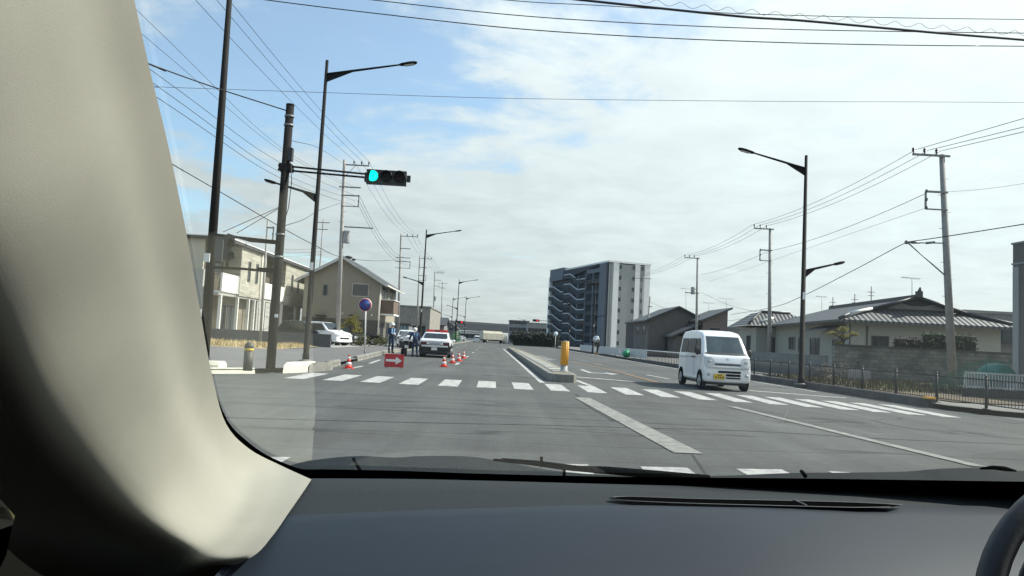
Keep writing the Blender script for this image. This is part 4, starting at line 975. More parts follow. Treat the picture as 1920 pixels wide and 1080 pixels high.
    for sd in 'lr':
        mb = MB(); k = J['kn'+sd][0]; a_ = J['an'+sd][0]; to = J['to'+sd][0]
        mb.tube([a_.lerp(k, .6), a_+V((0, 0, .0)), V((a_.x, a_.y, .05*s))], [.068*s, .056*s, .058*s], 8); mb.tube([V((a_.x, a_.y+.03*s, .045*s)), V((to.x, to.y, .04*s))], [.05*s, .042*s], 8)
        mb.build('boot', blackpaint, t, local=True)
    return t
p_ = P(733, 650, 41.2)
person('person in blue uniform and white helmet standing on the pavement, hands held together in front', (p_.x, 41.2, .13), R(38), 1.70,
       {'ell': (-.25, -.02, 1.15), 'wrl': (-.10, -.25, 1.10), 'hal': (-.02, -.28, 1.10), 'elr': (.25, -.02, 1.15), 'wrr': (.10, -.25, 1.13), 'har': (.02, -.29, 1.14)})
p_ = P(778, 655, 40.2)
person('person in blue uniform and white helmet bending over the black motorcycle, seen from behind', (p_.x, 40.1, 0), R(196), 1.66,
       {'chest': (0, -.10, 1.28), 'neckb': (0, -.15, 1.42), 'neck': (0, -.18, 1.47), 'head': (0, -.23, 1.55), 'crown': (0, -.25, 1.63), 'shl': (-.17, -.12, 1.37), 'shr': (.17, -.12, 1.37),
        'ell': (-.27, -.20, 1.12), 'wrl': (-.22, -.42, 1.02), 'hal': (-.2, -.5, 1.0), 'elr': (.28, -.14, 1.12), 'wrr': (.26, -.36, 1.0), 'har': (.25, -.45, .98), 'knl': (-.13, -.10, .48), 'anl': (-.16, .06, .09), 'tol': (-.18, -.08, .04)})
p_ = P(1120, 655, 74)
person('person in black with a white bag walking on the right pavement by the white panels', (p_.x, 74, .12), R(20), 1.56, {'knl': (-.1, -.14, .5), 'anl': (-.1, -.10, .1), 'tol': (-.1, -.25, .06), 'knr': (.1, .05, .5), 'anr': (.1, .25, .12)},
       helmet=False, top=mat('black_cloth', (.012, .012, .014), .9), legs=mat('black_cloth', (.012, .012, .014), .9), vest=False, gloves=False)
mb = MB(); mb.prism([(p_.x-.36, 73.85, .45), (p_.x-.06, 73.85, .45), (p_.x-.10, 73.85, .92), (p_.x-.32, 73.85, .92)], (0, .16, 0)); mb.tube([(p_.x-.30, 73.93, .92), (p_.x-.21, 73.93, 1.12), (p_.x-.12, 73.93, .92)], .012, 5)
tag(mb.build('shopping_bag', white), 'white bag carried by the person in black', 'bag')

# ---- motorcycle by the officer
p_ = P(760, 655, 40.6); t = thing('motorcycle', 'black and white motorcycle stopped at the kerb beside the officer', 'motorcycle', (p_.x, 40.7, 0), R(14))
for y in (.0, 1.45):
    mb = MB(); mb.lathe([(.20, -.06), (.27, -.065), (.30, -.03), (.30, .03), (.27, .065), (.20, .06)], (0, y, .30), 20, (1, 0, 0)); wh = mb.build('wheel', rubber, t, local=True)
    mb = MB(); mb.lathe([(0, -.05), (.05, -.05), (.2, -.02), (.2, .02), (.05, .05), (0, .05)], (0, y, .30), 16, (1, 0, 0)); mb.build('rim', rimm, wh, local=True)
mb = MB(); mb.prism([(-.14, -.25, .62), (-.14, .3, .42), (-.14, 1.0, .38), (-.14, 1.3, .75), (-.14, .95, 1.0), (-.14, .55, .82), (-.14, -.15, .84)], (.28, 0, 0)); mb.build('frame', blackpaint, t, local=True)
for s_ in (-1, 1):
    mb = MB(); mb.box((s_*.28, .05, .64), (.22, .5, .36)); mb.box((s_*.28, .05, .83), (.23, .52, .03)); mb.build('pannier', blackpaint, t, local=True)
    mb = MB(); mb.tube([(s_*.18, 1.05, .45), (s_*.38, 1.05, .42), (s_*.40, 1.2, .5), (s_*.38, 1.15, .75)], .02, 6); mb.build('crash_bar', chrome, t, local=True)
    mb = MB(); mb.tube([(0, 1.05, 1.05), (s_*.3, .92, 1.1), (s_*.4, .78, 1.08)], .016, 6); mb.ball((s_*.42, 1.02, 1.22), (.07, .03, .05), 8, 6); mb.tube([(s_*.3, .95, 1.1), (s_*.4, 1.0, 1.2)], .01, 5); mb.build('handlebar', blacksteel, t, local=True)
    mb = MB(); mb.ball((s_*.22, -.22, .86), (.05, .04, .05), 8, 6); mb.build('rear_light', redlamp if s_ > 0 else white, t, local=True)
mb = MB(); mb.prism([(-.26, 1.15, .7), (-.26, 1.4, .9), (-.26, 1.22, 1.15), (-.26, 1.05, 1.0)], (.52, 0, 0)); mb.build('fairing', vanwhite, t, local=True)
mb = MB(); mb.prism([(-.2, 1.2, 1.12), (-.2, 1.05, 1.42), (.2, 1.05, 1.42), (.2, 1.2, 1.12)], (0, .015, .0)); mb.build('windshield', mat('clear_screen', (.55, .6, .62), .1), t, local=True)
mb = MB(); mb.box((0, -.18, .98), (.34, .34, .22)); mb.build('rear_box', vanwhite, t, local=True)
mb = MB(); mb.box((0, .42, .90), (.3, .6, .1)); mb.build('seat', plasticblk, t, local=True)
mb = MB(); mb.box((0, -.30, .55), (.2, .02, .16)); mb.build('licence_plate', white, t, local=True)

# ------------------------------------------------------------------ cones, arrow board, no-parking sign, posts
def make_cone(label):
    t = thing('traffic_cone', label, 'traffic cone', (0, 0, 0), 0, 'red and white cones')
    mb = MB(); mb.m = 0; mb.lathe([(.125, .02), (.10, .12)], n=18); mb.m = 1; mb.lathe([(.10, .12), (.078, .22)], n=18); mb.m = 0; mb.lathe([(.078, .22), (.056, .32)], n=18); mb.m = 1; mb.lathe([(.056, .32), (.038, .40)], n=18)
    mb.m = 0; mb.lathe([(.038, .40), (.03, .45), (.03, .46), (0, .47)], n=18); mb.build('cone_body', [conered, white], t)
    mb = MB(); mb.prism([(-.15, -.15, 0), (.15, -.15, 0), (.17, -.13, 0), (.17, .13, 0), (.15, .15, 0), (-.15, .15, 0), (-.17, .13, 0), (-.17, -.13, 0)], (0, 0, .035)); mb.build('base', conered, t)
    return t
cn = make_cone('red and white cone standing alone left of the arrow board'); cn.location = (-4.83, 24.4, 0)
for px, py, lb in ((832, 688, 'nearest cone of the row right of the police car'), (848, 681, 'second nearest cone of the row right of the police car'), (860, 677, 'third cone of the row right of the police car'), (869, 672, 'farthest cone of the row right of the police car')):
    g = G(px, py); copy_tree(cn, (g.x, g.y, 0), random.random(), lb)
t = thing('arrow_board', 'red board with a white arrow pointing right, standing on the road', 'sign', (-3.58, 26.4, 0), R(2))
mb = MB(); mb.box((0, 0, .27), (.70, .03, .48)); mb.build('panel', mat('sign_red', (.50, .03, .04), .5), t, local=True)
mb = MB(); mb.prism([(-.30, -.018, .225), (.06, -.018, .225), (.06, -.018, .13), (.29, -.018, .27), (.06, -.018, .41), (.06, -.018, .315), (-.30, -.018, .315)], (0, -.004, 0)); mb.build('arrow', white, t, local=True)
for s_ in (-1, 1):
    mb = MB(); mb.tube([(s_*.27, .02, .45), (s_*.27, .30, .0)], .012, 5); mb.tube([(s_*.27, -.0, .03), (s_*.27, -.02, 0)], .014, 5); mb.build('leg', blacksteel, t, local=True)
c = P(685, 571.5, 36.0); t = thing('no_parking_sign', 'round blue no-parking sign with red ring on a white post', 'sign', (-6.37, 36.04, .13), 0)
bz = V((-6.37, 36.04, .13)); mb = MB(); mb.tube([bz+V((0, 0, .2)), V((c.x, 36.04, c.z+.25))], .034, 10); mb.build('post', white, t)
mb = MB(); mb.tube([bz, bz+V((0, 0, .22))], .04, 10); mb.build('post_foot', mat('post_grey', (.2, .2, .2), .6), t)
def disc(rr, y, th, m, nm, par): 
    mb = MB(); mb.lathe([(0, 0), (rr, 0), (rr, th), (0, th)], V((c.x, y, c.z)), 32, (0, -1, 0)); return mb.build(nm, m, par)
d0 = disc(.335, 35.98, .012, white, 'sign_disc', t); disc(.315, 35.966, .004, signred, 'red_ring', d0); disc(.255, 35.960, .004, signblue, 'blue_field', d0)
mb = MB(); a = R(-45); mb.box((c.x, 35.954, c.z), (.56, .004, .05), (math.cos(a), 0, math.sin(a))); mb.build('red_bar', signred, d0)
t = thing('bollard', 'grey bollard with a yellow band on the corner of the pavement', 'bollard', (-6.18, 18.4, .13))
mb = MB(); mb.lathe([(.115, 0), (.115, .50)], n=18); mb.lathe([(.115, .565), (.115, .62), (.10, .68), (.055, .72), (0, .73)], n=18); mb.build('post', mat('bollard_grey', (.06, .057, .05), .6, var=.25, vs=9), t, local=True)
mb = MB(); mb.lathe([(.118, .5), (.118, .565)], n=18); mb.build('band', mat('yellow_band', (.62, .42, .06), .5), t, local=True)
def kerb_block(label, pts, h, m):
    mb = MB(); mb.smooth = False
    lo = [V((*p, -.01)) for p in pts]; ce = sum(lo, V((0, 0, 0)))/len(lo)
    hi = [V((ce.x+(p.x-ce.x)*.82, ce.y+(p.y-ce.y)*.82, h)) for p in lo]; mi_ = [V((ce.x+(p.x-ce.x)*.97, ce.y+(p.y-ce.y)*.97, h*.7)) for p in lo]
    mb.grid([lo, mi_, hi], closed=True); mb.add(hi, [list(range(len(hi)))]); return tag(mb.build('kerb_block', m), label, 'kerb', 'painted kerb ends')
a = G(530, 700); b = G(577, 698)
kerb_block('white painted kerb end block by the foot of the signal pole', [(a.x, a.y), (b.x, b.y), (b.x+.05, b.y+.9), (a.x, a.y+.75)], .30, whitekerb)
a = G(576, 698); b = G(618, 694.5)
kerb_block('rough grey kerb block next to the white one', [(a.x+.04, a.y), (b.x, b.y), (b.x+.02, b.y+.35), (a.x+.06, a.y+.4)], .27, kerbm)
a = G(385, 700); b = G(409, 700)
kerb_block('white painted kerb end block half hidden by the windscreen pillar', [(a.x-.3, a.y), (b.x, b.y), (b.x, b.y+.6), (a.x-.3, a.y+.6)], .30, whitekerb)
# orange delineator on the island nose
t = thing('marker_post', 'ribbed orange marker post on the near end of the median', 'marker post', (2.47, 24.5, .25))
mb = MB()
for k in range(14):
    a = 2*math.pi*k/14; mb.tube([(.11*math.cos(a), .11*math.sin(a), .24), (.11*math.cos(a), .11*math.sin(a), 1.03)], .026, 6)
mb.lathe([(.112, .25), (.112, 1.02)], n=16); mb.build('post', orange, t, local=True)
mb = MB(); mb.lathe([(.13, 1.03), (.13, 1.05), (.0, 1.06)], n=18); mb.build('cap', mat('pale_cap', (.6, .55, .45), .6), t, local=True)
mb = MB(); mb.lathe([(.15, 0), (.145, .04), (.118, .06), (.115, .24)], n=18); mb.build('foot', mat('grey_plastic', (.33, .33, .33), .6), t, local=True)
# railing along the right pavement: every panel with its two posts is one thing
fx, fy0 = 12.45, 17.75
for k in range(11):
    y0 = 15.7+k*2.05; x0 = 12.40+.02*k; lb = ('first', 'second', 'third', 'fourth', 'fifth', 'sixth', 'seventh', 'eighth', 'ninth', 'tenth', 'last')[k]
    t = thing('railing', lb+' dark railing length along the right pavement counted from the near end', 'railing', (x0, y0, .13), 0, 'dark railing lengths')
    mb = MB(); mb.tube([(0, 0, 0), (0, 0, .80)], .036, 8); mb.ball((0, 0, .81), .04, 8, 5); mb.lathe([(.09, 0), (.09, .02), (.04, .03)], n=10); mb.build('post', blacksteel, t, local=True)
    mb = MB(); mb.tube([(0, .04, .74), (.02, 2.01, .74)], .02, 6); mb.tube([(0, .04, .12), (.02, 2.01, .12)], .016, 6); mb.build('rail', blacksteel, t, local=True)
    mb = MB()
    for i in range(1, 18): mb.tube([(0, i*.114, .12), (0, i*.114, .74)], .0085, 4)
    mb.build('bars', blacksteel, t, local=True)
mb = MB(); g = G(1745, 755, .24); mb.prism([(11.84, 19.2, .24), (12.06, 19.2, .24), (12.06, 19.5, .24), (11.84, 19.5, .24)], (0, 0, .05)); tag(mb.build('reflector', orange), 'small orange reflector on the near end of the right kerb', 'reflector')

# ------------------------------------------------------------------ buildings
def window(par, c, u, n, wd, ht, fm=None, pm=None, name='window', th=.05, bars=0, local=False):
    """frame standing proud of the wall with its pane inside"""
    c = V(c); u = V(u).normalized(); n = V(n).normalized(); z = V((0, 0, 1)); mb = MB()
    for s_ in (-1, 1):
        mb.box(c+u*(s_*(wd/2))+n*.02, (th, .08, ht+th), u, z); mb.box(c+z*(s_*(ht/2))+n*.021, (wd-th, .078, th), u, z)
    for i in range(bars): mb.box(c+u*(wd*((i+1)/(bars+1)-.5))+n*.022, (th*.8, .05, ht-th), u, z)
    f = mb.build(name, fm or galv, par, local); mb = MB()
    a, b = u*(wd/2-th*.4), z*(ht/2-th*.4); p = c+n*.012
    mb.add([p-a-b, p+a-b, p+a+b, p-a+b], [(0, 1, 2, 3)]); mb.build('pane', pm or winglass, f, local); return f
whitepanel = mat('white_wall_panel', (.66, .65, .60), .7, var=.06)
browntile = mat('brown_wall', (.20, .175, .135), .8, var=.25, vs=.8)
stone = brickmat('stone_cladding', (.45, .43, .355), (.33, .315, .255), (.28, .265, .21), .75, .22, .01, .85, 'YZ', .5, .25)
beige = mat('beige_render', (.44, .42, .35), .85, var=.06, vs=.5)
greywall = mat('grey_siding', (.34, .34, .32), .8, var=.06)
darkroof = mat('dark_roof', (.05, .052, .055), .6)

# stone-faced two-storey apartments on the left
FX, Y0, Y1, H = -19.0, 49.7, 74.0, 7.3
t = thing('apartment_block', 'two-storey apartments faced in pale stone with white balconies, left of the signal pole', 'building', (FX, Y0, 0))
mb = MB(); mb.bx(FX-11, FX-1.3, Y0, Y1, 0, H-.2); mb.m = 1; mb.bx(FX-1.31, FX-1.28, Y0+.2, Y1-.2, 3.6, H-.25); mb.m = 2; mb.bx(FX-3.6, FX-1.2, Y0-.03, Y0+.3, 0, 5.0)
mb.build('wall', [beige, mat('recess_brown', (.10, .088, .065), .8), greywall], t)
mb = MB(); mb.bx(FX-11.3, FX+.25, Y0-.3, Y1+.3, H-.2, H); mb.m = 1; mb.bx(FX-11.35, FX+.30, Y0-.35, Y1+.35, H, H+.07); mb.build('roof', [darkroof, white], t)
BAL = [(49.9, 53.3), (59.2, 64.7), (71.6, 73.9)]
for a, b in [(53.3, 59.2), (64.7, 71.6)]:
    mb = MB(); mb.bx(FX-1.3, FX, a, b, 3.45, H-.2); by = mb.build('stone_bay', stone, t)
    for f in (.32, .62): window(by, (FX, a+(b-a)*f, 5.4), (0, 1, 0), (1, 0, 0), .45, 1.5)
for a, b in BAL:
    mb = MB(); mb.bx(FX-.12, FX+.02, a+.05, b-.05, 3.55, 4.85); mb.bx(FX-1.3, FX-.12, a+.05, b-.05, 3.45, 3.6); mb.build('balcony', whitepanel, t)
    window(t, (FX-1.27, (a+b)/2, 5.9), (0, 1, 0), (1, 0, 0), min(2.2, (b-a)*.6), 1.9, bars=1)
mb = MB(); mb.bx(FX-1.3, FX-.1, Y0, Y1, 3.3, 3.45); mb.build('floor_slab', greywall, t)
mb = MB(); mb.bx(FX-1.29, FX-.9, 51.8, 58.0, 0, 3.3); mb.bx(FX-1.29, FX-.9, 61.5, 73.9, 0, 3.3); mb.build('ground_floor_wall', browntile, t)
for y in (50.2, 53.5, 55.9, 57.2, 59.5, 64.6, 69, 72): mb = MB(); mb.bx(FX-.25, FX-.05, y, y+.16, 0, 3.3); mb.build('column', whitepanel, t)
for y, wd in ((52.6, 1.6), (54.7, 1.9), (62.5, 2.2), (66.5, 2.4), (70.5, 2.2)): window(t, (FX-.885, y, 1.55), (0, 1, 0), (1, 0, 0), wd, 2.3, bars=1)
mb = MB(); mb.bx(FX-.9, FX-.15, 58.1, 59.3, 0, 3.3); mb.bx(FX-.9, FX-.15, 60.2, 61.4, 0, 3.3); mb.build('entrance_wall', greywall, t)
for x in (FX-3.2, FX-2.7, FX-2.2): mb = MB(); mb.bx(x, x+.34, Y0-.2, Y0-.03, 1.9, 2.5); mb.build('meter_box', mat('meter_white', (.5, .5, .46), .6), t)
mb = MB(); mb.tube([(FX-2.3, Y0-.12, 0), (FX-2.3, Y0-.12, 1.9)], .04, 6); mb.tube([(FX+.08, 57.9, .1), (FX+.08, 57.9, H-.25)], .05, 6); mb.build('drain_pipe', whitepanel, t)
mb = MB(); mb.ball((FX-2.4, Y0-.08, 3.9), .09, 8, 6); mb.ball((FX-.1, 60.8, 2.2), .08, 8, 6); mb.build('wall_light', white, t)
# low grey wall in front
wl = P(400, 625, 47.2); mb = MB(); mb.bx(-27, -10.55, 46.9, 47.1, .0, .92); mb.m = 1; mb.bx(-27, -10.53, 46.88, 47.12, .92, .97)
tag(mb.build('low_wall', [brickmat('grey_block', (.13, .13, .13), (.115, .115, .115), (.09, .09, .09), .4, .2, .008, .85, 'XZ', .3, .3), mat('wall_cap', (.11, .11, .11), .8)]), 'low grey block wall in front of the stone apartments', 'wall')
mb = MB(); mb.quad((-27, 47.2, .135), (-10.3, 47.2, .135), (-9.6, 75, .135), (-27, 75, .135)); struct(mb.build('driveway', mat('pale_concrete', (.34, .335, .32), .9, var=.1)))

# tan house with its gable to us
HY = 66.0; gl_ = P(577, 515, HY); gp_ = P(645, 484, HY); gr = P(713, 527, HY)
xl, xr, xm, ze, zr = gl_.x, gr.x, gp_.x, gr.z-.05, gp_.z
xl = 2*xm-xr; D = 11.0
tan = mat('tan_siding', (.30, .272, .212), .85, var=.06, vs=.4); tan2 = mat('tan_base_tile', (.125, .115, .095), .85, var=.1)
t = thing('house', 'tan gabled house with a shuttered window and brown balcony', 'house', (xm, HY, 0))
mb = MB(); mb.prism([(xl, HY, 2.35), (xr, HY, 2.35), (xr, HY, ze), (xm, HY, zr), (xl, HY, ze)], (0, D, 0)); mb.m = 1; mb.bx(xl-.02, xr+.02, HY-.02, HY+D, 0, 2.35); mb.build('wall', [tan, tan2], t)
mb = MB()
for s_, x in ((-1, xl), (1, xr)):
    dx = (x-xm); sl_ = (ze-zr)/abs(dx); ex = x+s_*.7; ez = zr+sl_*abs(ex-xm)
    mb.prism([(xm, HY-.6, zr+.03), (ex, HY-.6, ez+.03), (ex, HY-.6, ez+.18), (xm, HY-.6, zr+.2)], (0, D+1.2, 0))
rf = mb.build('roof', darkroof, t)
mb = MB()
for s_, x in ((-1, xl), (1, xr)):
    sl_ = (ze-zr)/abs(x-xm); ex = x+s_*.72; ez = zr+sl_*abs(ex-xm)
    mb.prism([(xm, HY-.66, zr-.10), (ex, HY-.66, ez-.10), (ex, HY-.66, ez+.16), (xm, HY-.66, zr+.18)], (0, .055, 0))
    mb.bx(min(ex, ex+s_*.1), max(ex, ex+s_*.1), HY-.6, HY+D+.6, ez-.02, ez+.12)
mb.build('bargeboard', mat('bargeboard_grey', (.52, .51, .48), .7), rf)
mb = MB(); mb.ball((xm+.35, HY+.3, zr+.14), (.38, .5, .13), 8, 6); mb.ball((xm+.85, HY+.3, zr-.05), (.2, .3, .12), 8, 6); mb.build('ridge_ornament', darkroof, rf)
c = P(676, 544, HY); window(t, (c.x, HY-.0, c.z), (1, 0, 0), (0, -1, 0), 1.5, 1.15, mat('shutter_frame', (.42, .40, .34), .7), stripemat('shutter', (.17, .165, .15), (.13, .125, .115), .09, 'Z', .6), th=.1)
c = P(610, 544, HY); window(t, (c.x, HY, c.z), (1, 0, 0), (0, -1, 0), .35, .95)
c = P(604, 592, HY); mb = MB(); mb.bx(c.x-.5, c.x+.4, HY-.5, HY-.03, c.z-.05, c.z+.06); mb.build('canopy', darkroof, t)
mb = MB()
for px, py in ((635, 585), (642, 588), (697, 591)): c = P(px, py, HY); mb.ball((c.x, HY-.06, c.z), .10, 8, 6)
mb.build('wall_vent', whitepanel, t)
mb = MB(); c = P(664, 591, HY); mb.bx(c.x-.45, c.x+.45, HY-.35, HY-.02, c.z-.06, c.z+.03); mb.build('window_hood', darkroof, t)
mb = MB(); mb.bx(xr+.02, xr+1.25, HY+1.2, HY+4.6, 3.05, 3.15); mb.bx(xr+1.1, xr+1.2, HY+1.2, HY+4.6, 3.15, 4.3); mb.bx(xr+.02, xr+1.1, HY+1.2, HY+1.3, 3.15, 4.3); mb.m = 1; mb.bx(xr+.0, xr+1.28, HY+1.15, HY+4.65, 4.3, 4.38); mb.bx(xr+.0, xr+1.28, HY+1.15, HY+4.65, 2.9, 3.04)
mb.build('balcony', [mat('balcony_brown', (.15, .11, .085), .7), white], t)
for y in (HY+2.3, HY+4.2, HY+7.5): window(t, (xr, y, 5.0), (0, 1, 0), (1, 0, 0), 1.5, 1.3, bars=1)
for y in (HY+2.3, HY+6): window(t, (xr+.02, y, 1.3), (0, 1, 0), (1, 0, 0), 1.7, 1.9, bars=1)
mb = MB(); mb.tube([(xr+.1, HY-.1, .1), (xr+.1, HY-.1, ze-.1)], .05, 6); mb.build('drain_pipe', whitepanel, t)

def plain_house(name, label, x0, x1, y0, d, ze, zr, wm, rm, axis='Y', wins=(), over=.5, cat='house', left=True):
    """gabled house, ridge along Y (gable to us) or X"""
    t = thing(name, label, cat, ((x0+x1)/2, y0, 0)); xm = (x0+x1)/2; mb = MB()
    if axis == 'Y': mb.prism([(x0, y0, 0), (x1, y0, 0), (x1, y0, ze), (xm, y0, zr), (x0, y0, ze)], (0, d, 0))
    else: mb.prism([(x0, y0, 0), (x0, y0+d, 0), (x0, y0+d, ze), (x0, y0+d/2, zr), (x0, y0, ze)], (x1-x0, 0, 0))
    mb.build('wall', wm, t); mb = MB()
    if axis == 'Y':
        for x, s_ in ((x0, -1), (x1, 1)):
            sl_ = (ze-zr)/abs(x-xm); ex = x+s_*over; ez = zr+sl_*abs(ex-xm); mb.prism([(xm, y0-over, zr+.02), (ex, y0-over, ez+.02), (ex, y0-over, ez+.2), (xm, y0-over, zr+.22)], (0, d+2*over, 0))
    else:
        ym = y0+d/2
        for y, s_ in ((y0, -1), (y0+d, 1)):
            sl_ = (ze-zr)/abs(y-ym); ey = y+s_*over; ez = zr+sl_*abs(ey-ym); mb.prism([(x0-over, ym, zr+.02), (x0-over, ey, ez+.02), (x0-over, ey, ez+.2), (x0-over, ym, zr+.22)], (x1-x0+2*over, 0, 0))
    mb.build('roof', rm, t)
    for f, z, wd, ht in wins: window(t, (x0+(x1-x0)*f, y0, z), (1, 0, 0), (0, -1, 0), wd, ht, bars=1 if wd > 1 else 0)
    if left:
        for f in (.3, .7): window(t, (x0, y0+d*f, ze-1.3), (0, 1, 0), (-1, 0, 0), 1.4, 1.1, bars=1)
    return t
def flat_block(name, label, x0, x1, y0, d, h, wm, wins=(), cat='building', roofm=None, side=()):
    t = thing(name, label, cat, ((x0+x1)/2, y0, 0)); mb = MB(); mb.bx(x0, x1, y0, y0+d, 0, h); mb.build('wall', wm, t)
    mb = MB(); mb.bx(x0-.15, x1+.15, y0-.15, y0+d+.15, h, h+.25); mb.build('roof', roofm or concrete, t)
    for f, z, wd, ht in wins: window(t, (x0+(x1-x0)*f, y0, z), (1, 0, 0), (0, -1, 0), wd, ht, th=.08)
    for f, z, wd, ht in side: window(t, (x1, y0+d*f, z), (0, 1, 0), (1, 0, 0), wd, ht, th=.08)
    return t
def span(px0, px1, py, Y): return P(px0, py, Y).x, P(px1, py, Y).x
greyhouse = mat('grey_house_wall', (.19, .19, .19), .85, var=.08); farbeige = mat('far_beige', (.26, .245, .215), .85)
x0, x1 = span(742, 806, 600, 125); flat_block('warehouse', 'long beige flat-roofed building behind the police officers', x0-6, x1, 125, 24, P(780, 576, 125).z, farbeige, [(.55, 1.6, 2.4, 2.0), (.85, 1.8, 2.2, 2.0)])
x0, x1 = span(742, 766, 620, 104); t = thing('garage', 'low shed with blue sheeting beside the slender utility pole', 'shed', ((x0+x1)/2, 104, 0))
mb = MB(); mb.bx(x0, x1, 104, 109, 0, 2.6); mb.build('wall', greyhouse, t); mb = MB(); mb.bx(x0-.3, x1+.3, 103.6, 109.4, 2.6, 2.75); mb.build('roof', darkroof, t); mb = MB(); mb.bx(x0+.3, x1-.2, 103.9, 103.97, .2, 2.4); mb.build('sheeting', stripemat('blue_sheet', (.20, .30, .36), (.12, .17, .2), .5, 'X', .5), t)
x0, x1 = span(800, 832, 620, 150); plain_house('house', 'low grey house with a dark eave behind the police car', x0, x1, 150, 12, 3.4, 5.0, greyhouse, darkroof, 'X', [(.3, 1.6, 1.8, 1.2), (.75, 1.6, 1.4, 1.2)], left=False)
x0, x1 = span(822, 856, 620, 205); plain_house('house', 'grey gabled house far off behind the green net', x0, x1, 205, 12, 3.6, P(838, 603, 205).z, greyhouse, darkroof, 'Y', [(.35, 1.8, 1.6, 1.2), (.7, 3.4, 1.2, 1.0)], left=False)
x0, x1 = span(856, 905, 620, 270); flat_block('shop', 'white low shop far off behind the distant cars', x0, x1, 275, 16, P(880, 622, 275).z, mat('shop_white', (.55, .55, .54), .7), [(.25, 1.7, 5, 1.6), (.7, 1.7, 4, 1.6)])
# overpass across the end of the road
t = thing('overpass', 'grey concrete overpass crossing the far end of the road', 'bridge', (0, 330, 0)); za, zb = P(840, 603, 330).z, P(950, 612, 330).z
mb = MB(); xa, xb = P(700, 600, 330).x, P(985, 612, 330).x
mb.prism([(xa, 330, za-3.1), (xb, 330, zb-3.0), (xb, 330, zb), (xa, 330, za)], (0, 11, 0)); mb.build('deck', mat('overpass_concrete', (.21, .205, .20), .9, var=.1, vs=.2), t)
mb = MB(); mb.prism([(xa, 329.9, za), (xb, 329.9, zb), (xb, 329.9, zb+1.0), (xa, 329.9, za+1.0)], (0, .2, 0)); mb.build('parapet', mat('parapet_grey', (.27, .265, .25), .9), t)
k = 0
x = xa+4
while x < xb: mb = MB(); mb.bx(x, x+1.6, 332, 339, 0, za-2.9+(zb-za)*(x-xa)/(xb-xa)); mb.build('pier', concrete, t); x += 15
# blocks right of the road end
x0, x1 = span(955, 992, 615, 250); flat_block('apartment_block', 'distant low flats left of the far street lamp', x0, x1, 250, 14, P(970, 602, 250).z, mat('far_flats_wall', (.3, .31, .31), .8), [(.1+.2*i, z, 1.3, 1.3) for i in range(5) for z in (2.0, 4.8, 7.3)])
x0, x1 = span(990, 1034, 615, 235); flat_block('apartment_block', 'distant low flats right of the far street lamp', x0, x1, 235, 14, P(1010, 607, 235).z, mat('far_flats_pale', (.36, .36, .35), .8), [(.08+.14*i, z, 1.2, 1.3) for i in range(7) for z in (2.0, 4.6)])
hedgeg = mat('hedge_green', (.022, .032, .018), .9, var=.5, vs=3, c2=(.05, .06, .03)); darkleaf = mat('dark_leaf', (.018, .026, .016), .9, var=.5, vs=3)
x0, x1 = span(963, 1046, 640, 150); mb = MB()
for i in range(16):
    leaf_ball(mb, (x0+(x1-x0)*i/15, 151, 1.6+.3*math.sin(i*2.1)), (.9, .9, 1.5), 150, .28)
mb.bx(x0, x1, 150.6, 151.6, 0, 2.2); tag(mb.build('hedge', darkleaf), 'dark hedge along the road in front of the distant flats', 'hedge')

# ---- tall flats with open stairs
Yc = 182.0; cA_ = P(1136, 640, Yc); dirx = V((.957, .29, 0)); HT = P(1138, 492, Yc).z+.3; fl = HT/8.0
ang = math.atan2(dirx.y, dirx.x)
t = thing('tall_flats', 'eight-storey white and grey flats with open stair galleries on the dark side', 'building', (cA_.x, Yc, 0), ang)
wW = 11.8; wD = 40.0
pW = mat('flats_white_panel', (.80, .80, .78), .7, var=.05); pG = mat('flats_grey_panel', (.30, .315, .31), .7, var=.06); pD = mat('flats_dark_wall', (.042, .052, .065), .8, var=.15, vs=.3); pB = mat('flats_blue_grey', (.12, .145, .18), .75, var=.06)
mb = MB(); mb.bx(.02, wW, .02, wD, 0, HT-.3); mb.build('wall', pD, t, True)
for a, b, m_, pr_ in ((.0, .05, pG, .10), (.05, .10, pG, .22), (.10, .235, pW, .30), (.235, .30, pG, .18), (.30, .55, pG, .20), (.55, .63, pG, .16), (.63, .75, pW, .30), (.75, .86, pG, .18), (.86, 1.0, pW, .30)):
    mb = MB(); mb.bx(wW*a+.01, wW*b-.01, -pr_, .02, 0, HT-(.2 if m_ is pW else .45)); mb.build('facade_panel', m_, t, True)
mb = MB(); mb.bx(-.3, wW+.2, -.42, wD+.2, HT-.2, HT+.25); mb.build('roof', pW, t, True)
for f in (.27, .595, .81):
    for k in range(8):
        window(t, (wW*f, -.18, fl*(k+.58)), (1, 0, 0), (0, -1, 0), .85, 1.15, pG, local=True, th=.12)
        if f > .5:
            pass
# gallery floors, posts and stair parapets on the dark side (local x = 0 faces the road)
for k in range(8):
    z = fl*k
    mb = MB(); mb.bx(-.95, -.04, 3.2, 11.5, z+.25, z+.42); mb.build('gallery_floor', pB, t, True)
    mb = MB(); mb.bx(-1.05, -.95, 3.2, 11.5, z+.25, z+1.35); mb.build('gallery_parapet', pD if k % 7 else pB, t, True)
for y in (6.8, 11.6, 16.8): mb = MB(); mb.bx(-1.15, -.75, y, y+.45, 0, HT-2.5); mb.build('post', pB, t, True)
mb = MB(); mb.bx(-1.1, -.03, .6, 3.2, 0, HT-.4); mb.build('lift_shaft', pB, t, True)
mb = MB(); mb.bx(-.8, .0, wD-.9, wD+.3, 0, HT-1.6); mb.build('end_wall', pW, t, True)
mb = MB(); mb.bx(-1.0, 3.5, 28.5, wD-1.0, HT-3.0, HT+.6); mb.build('stair_head', pB, t, True)
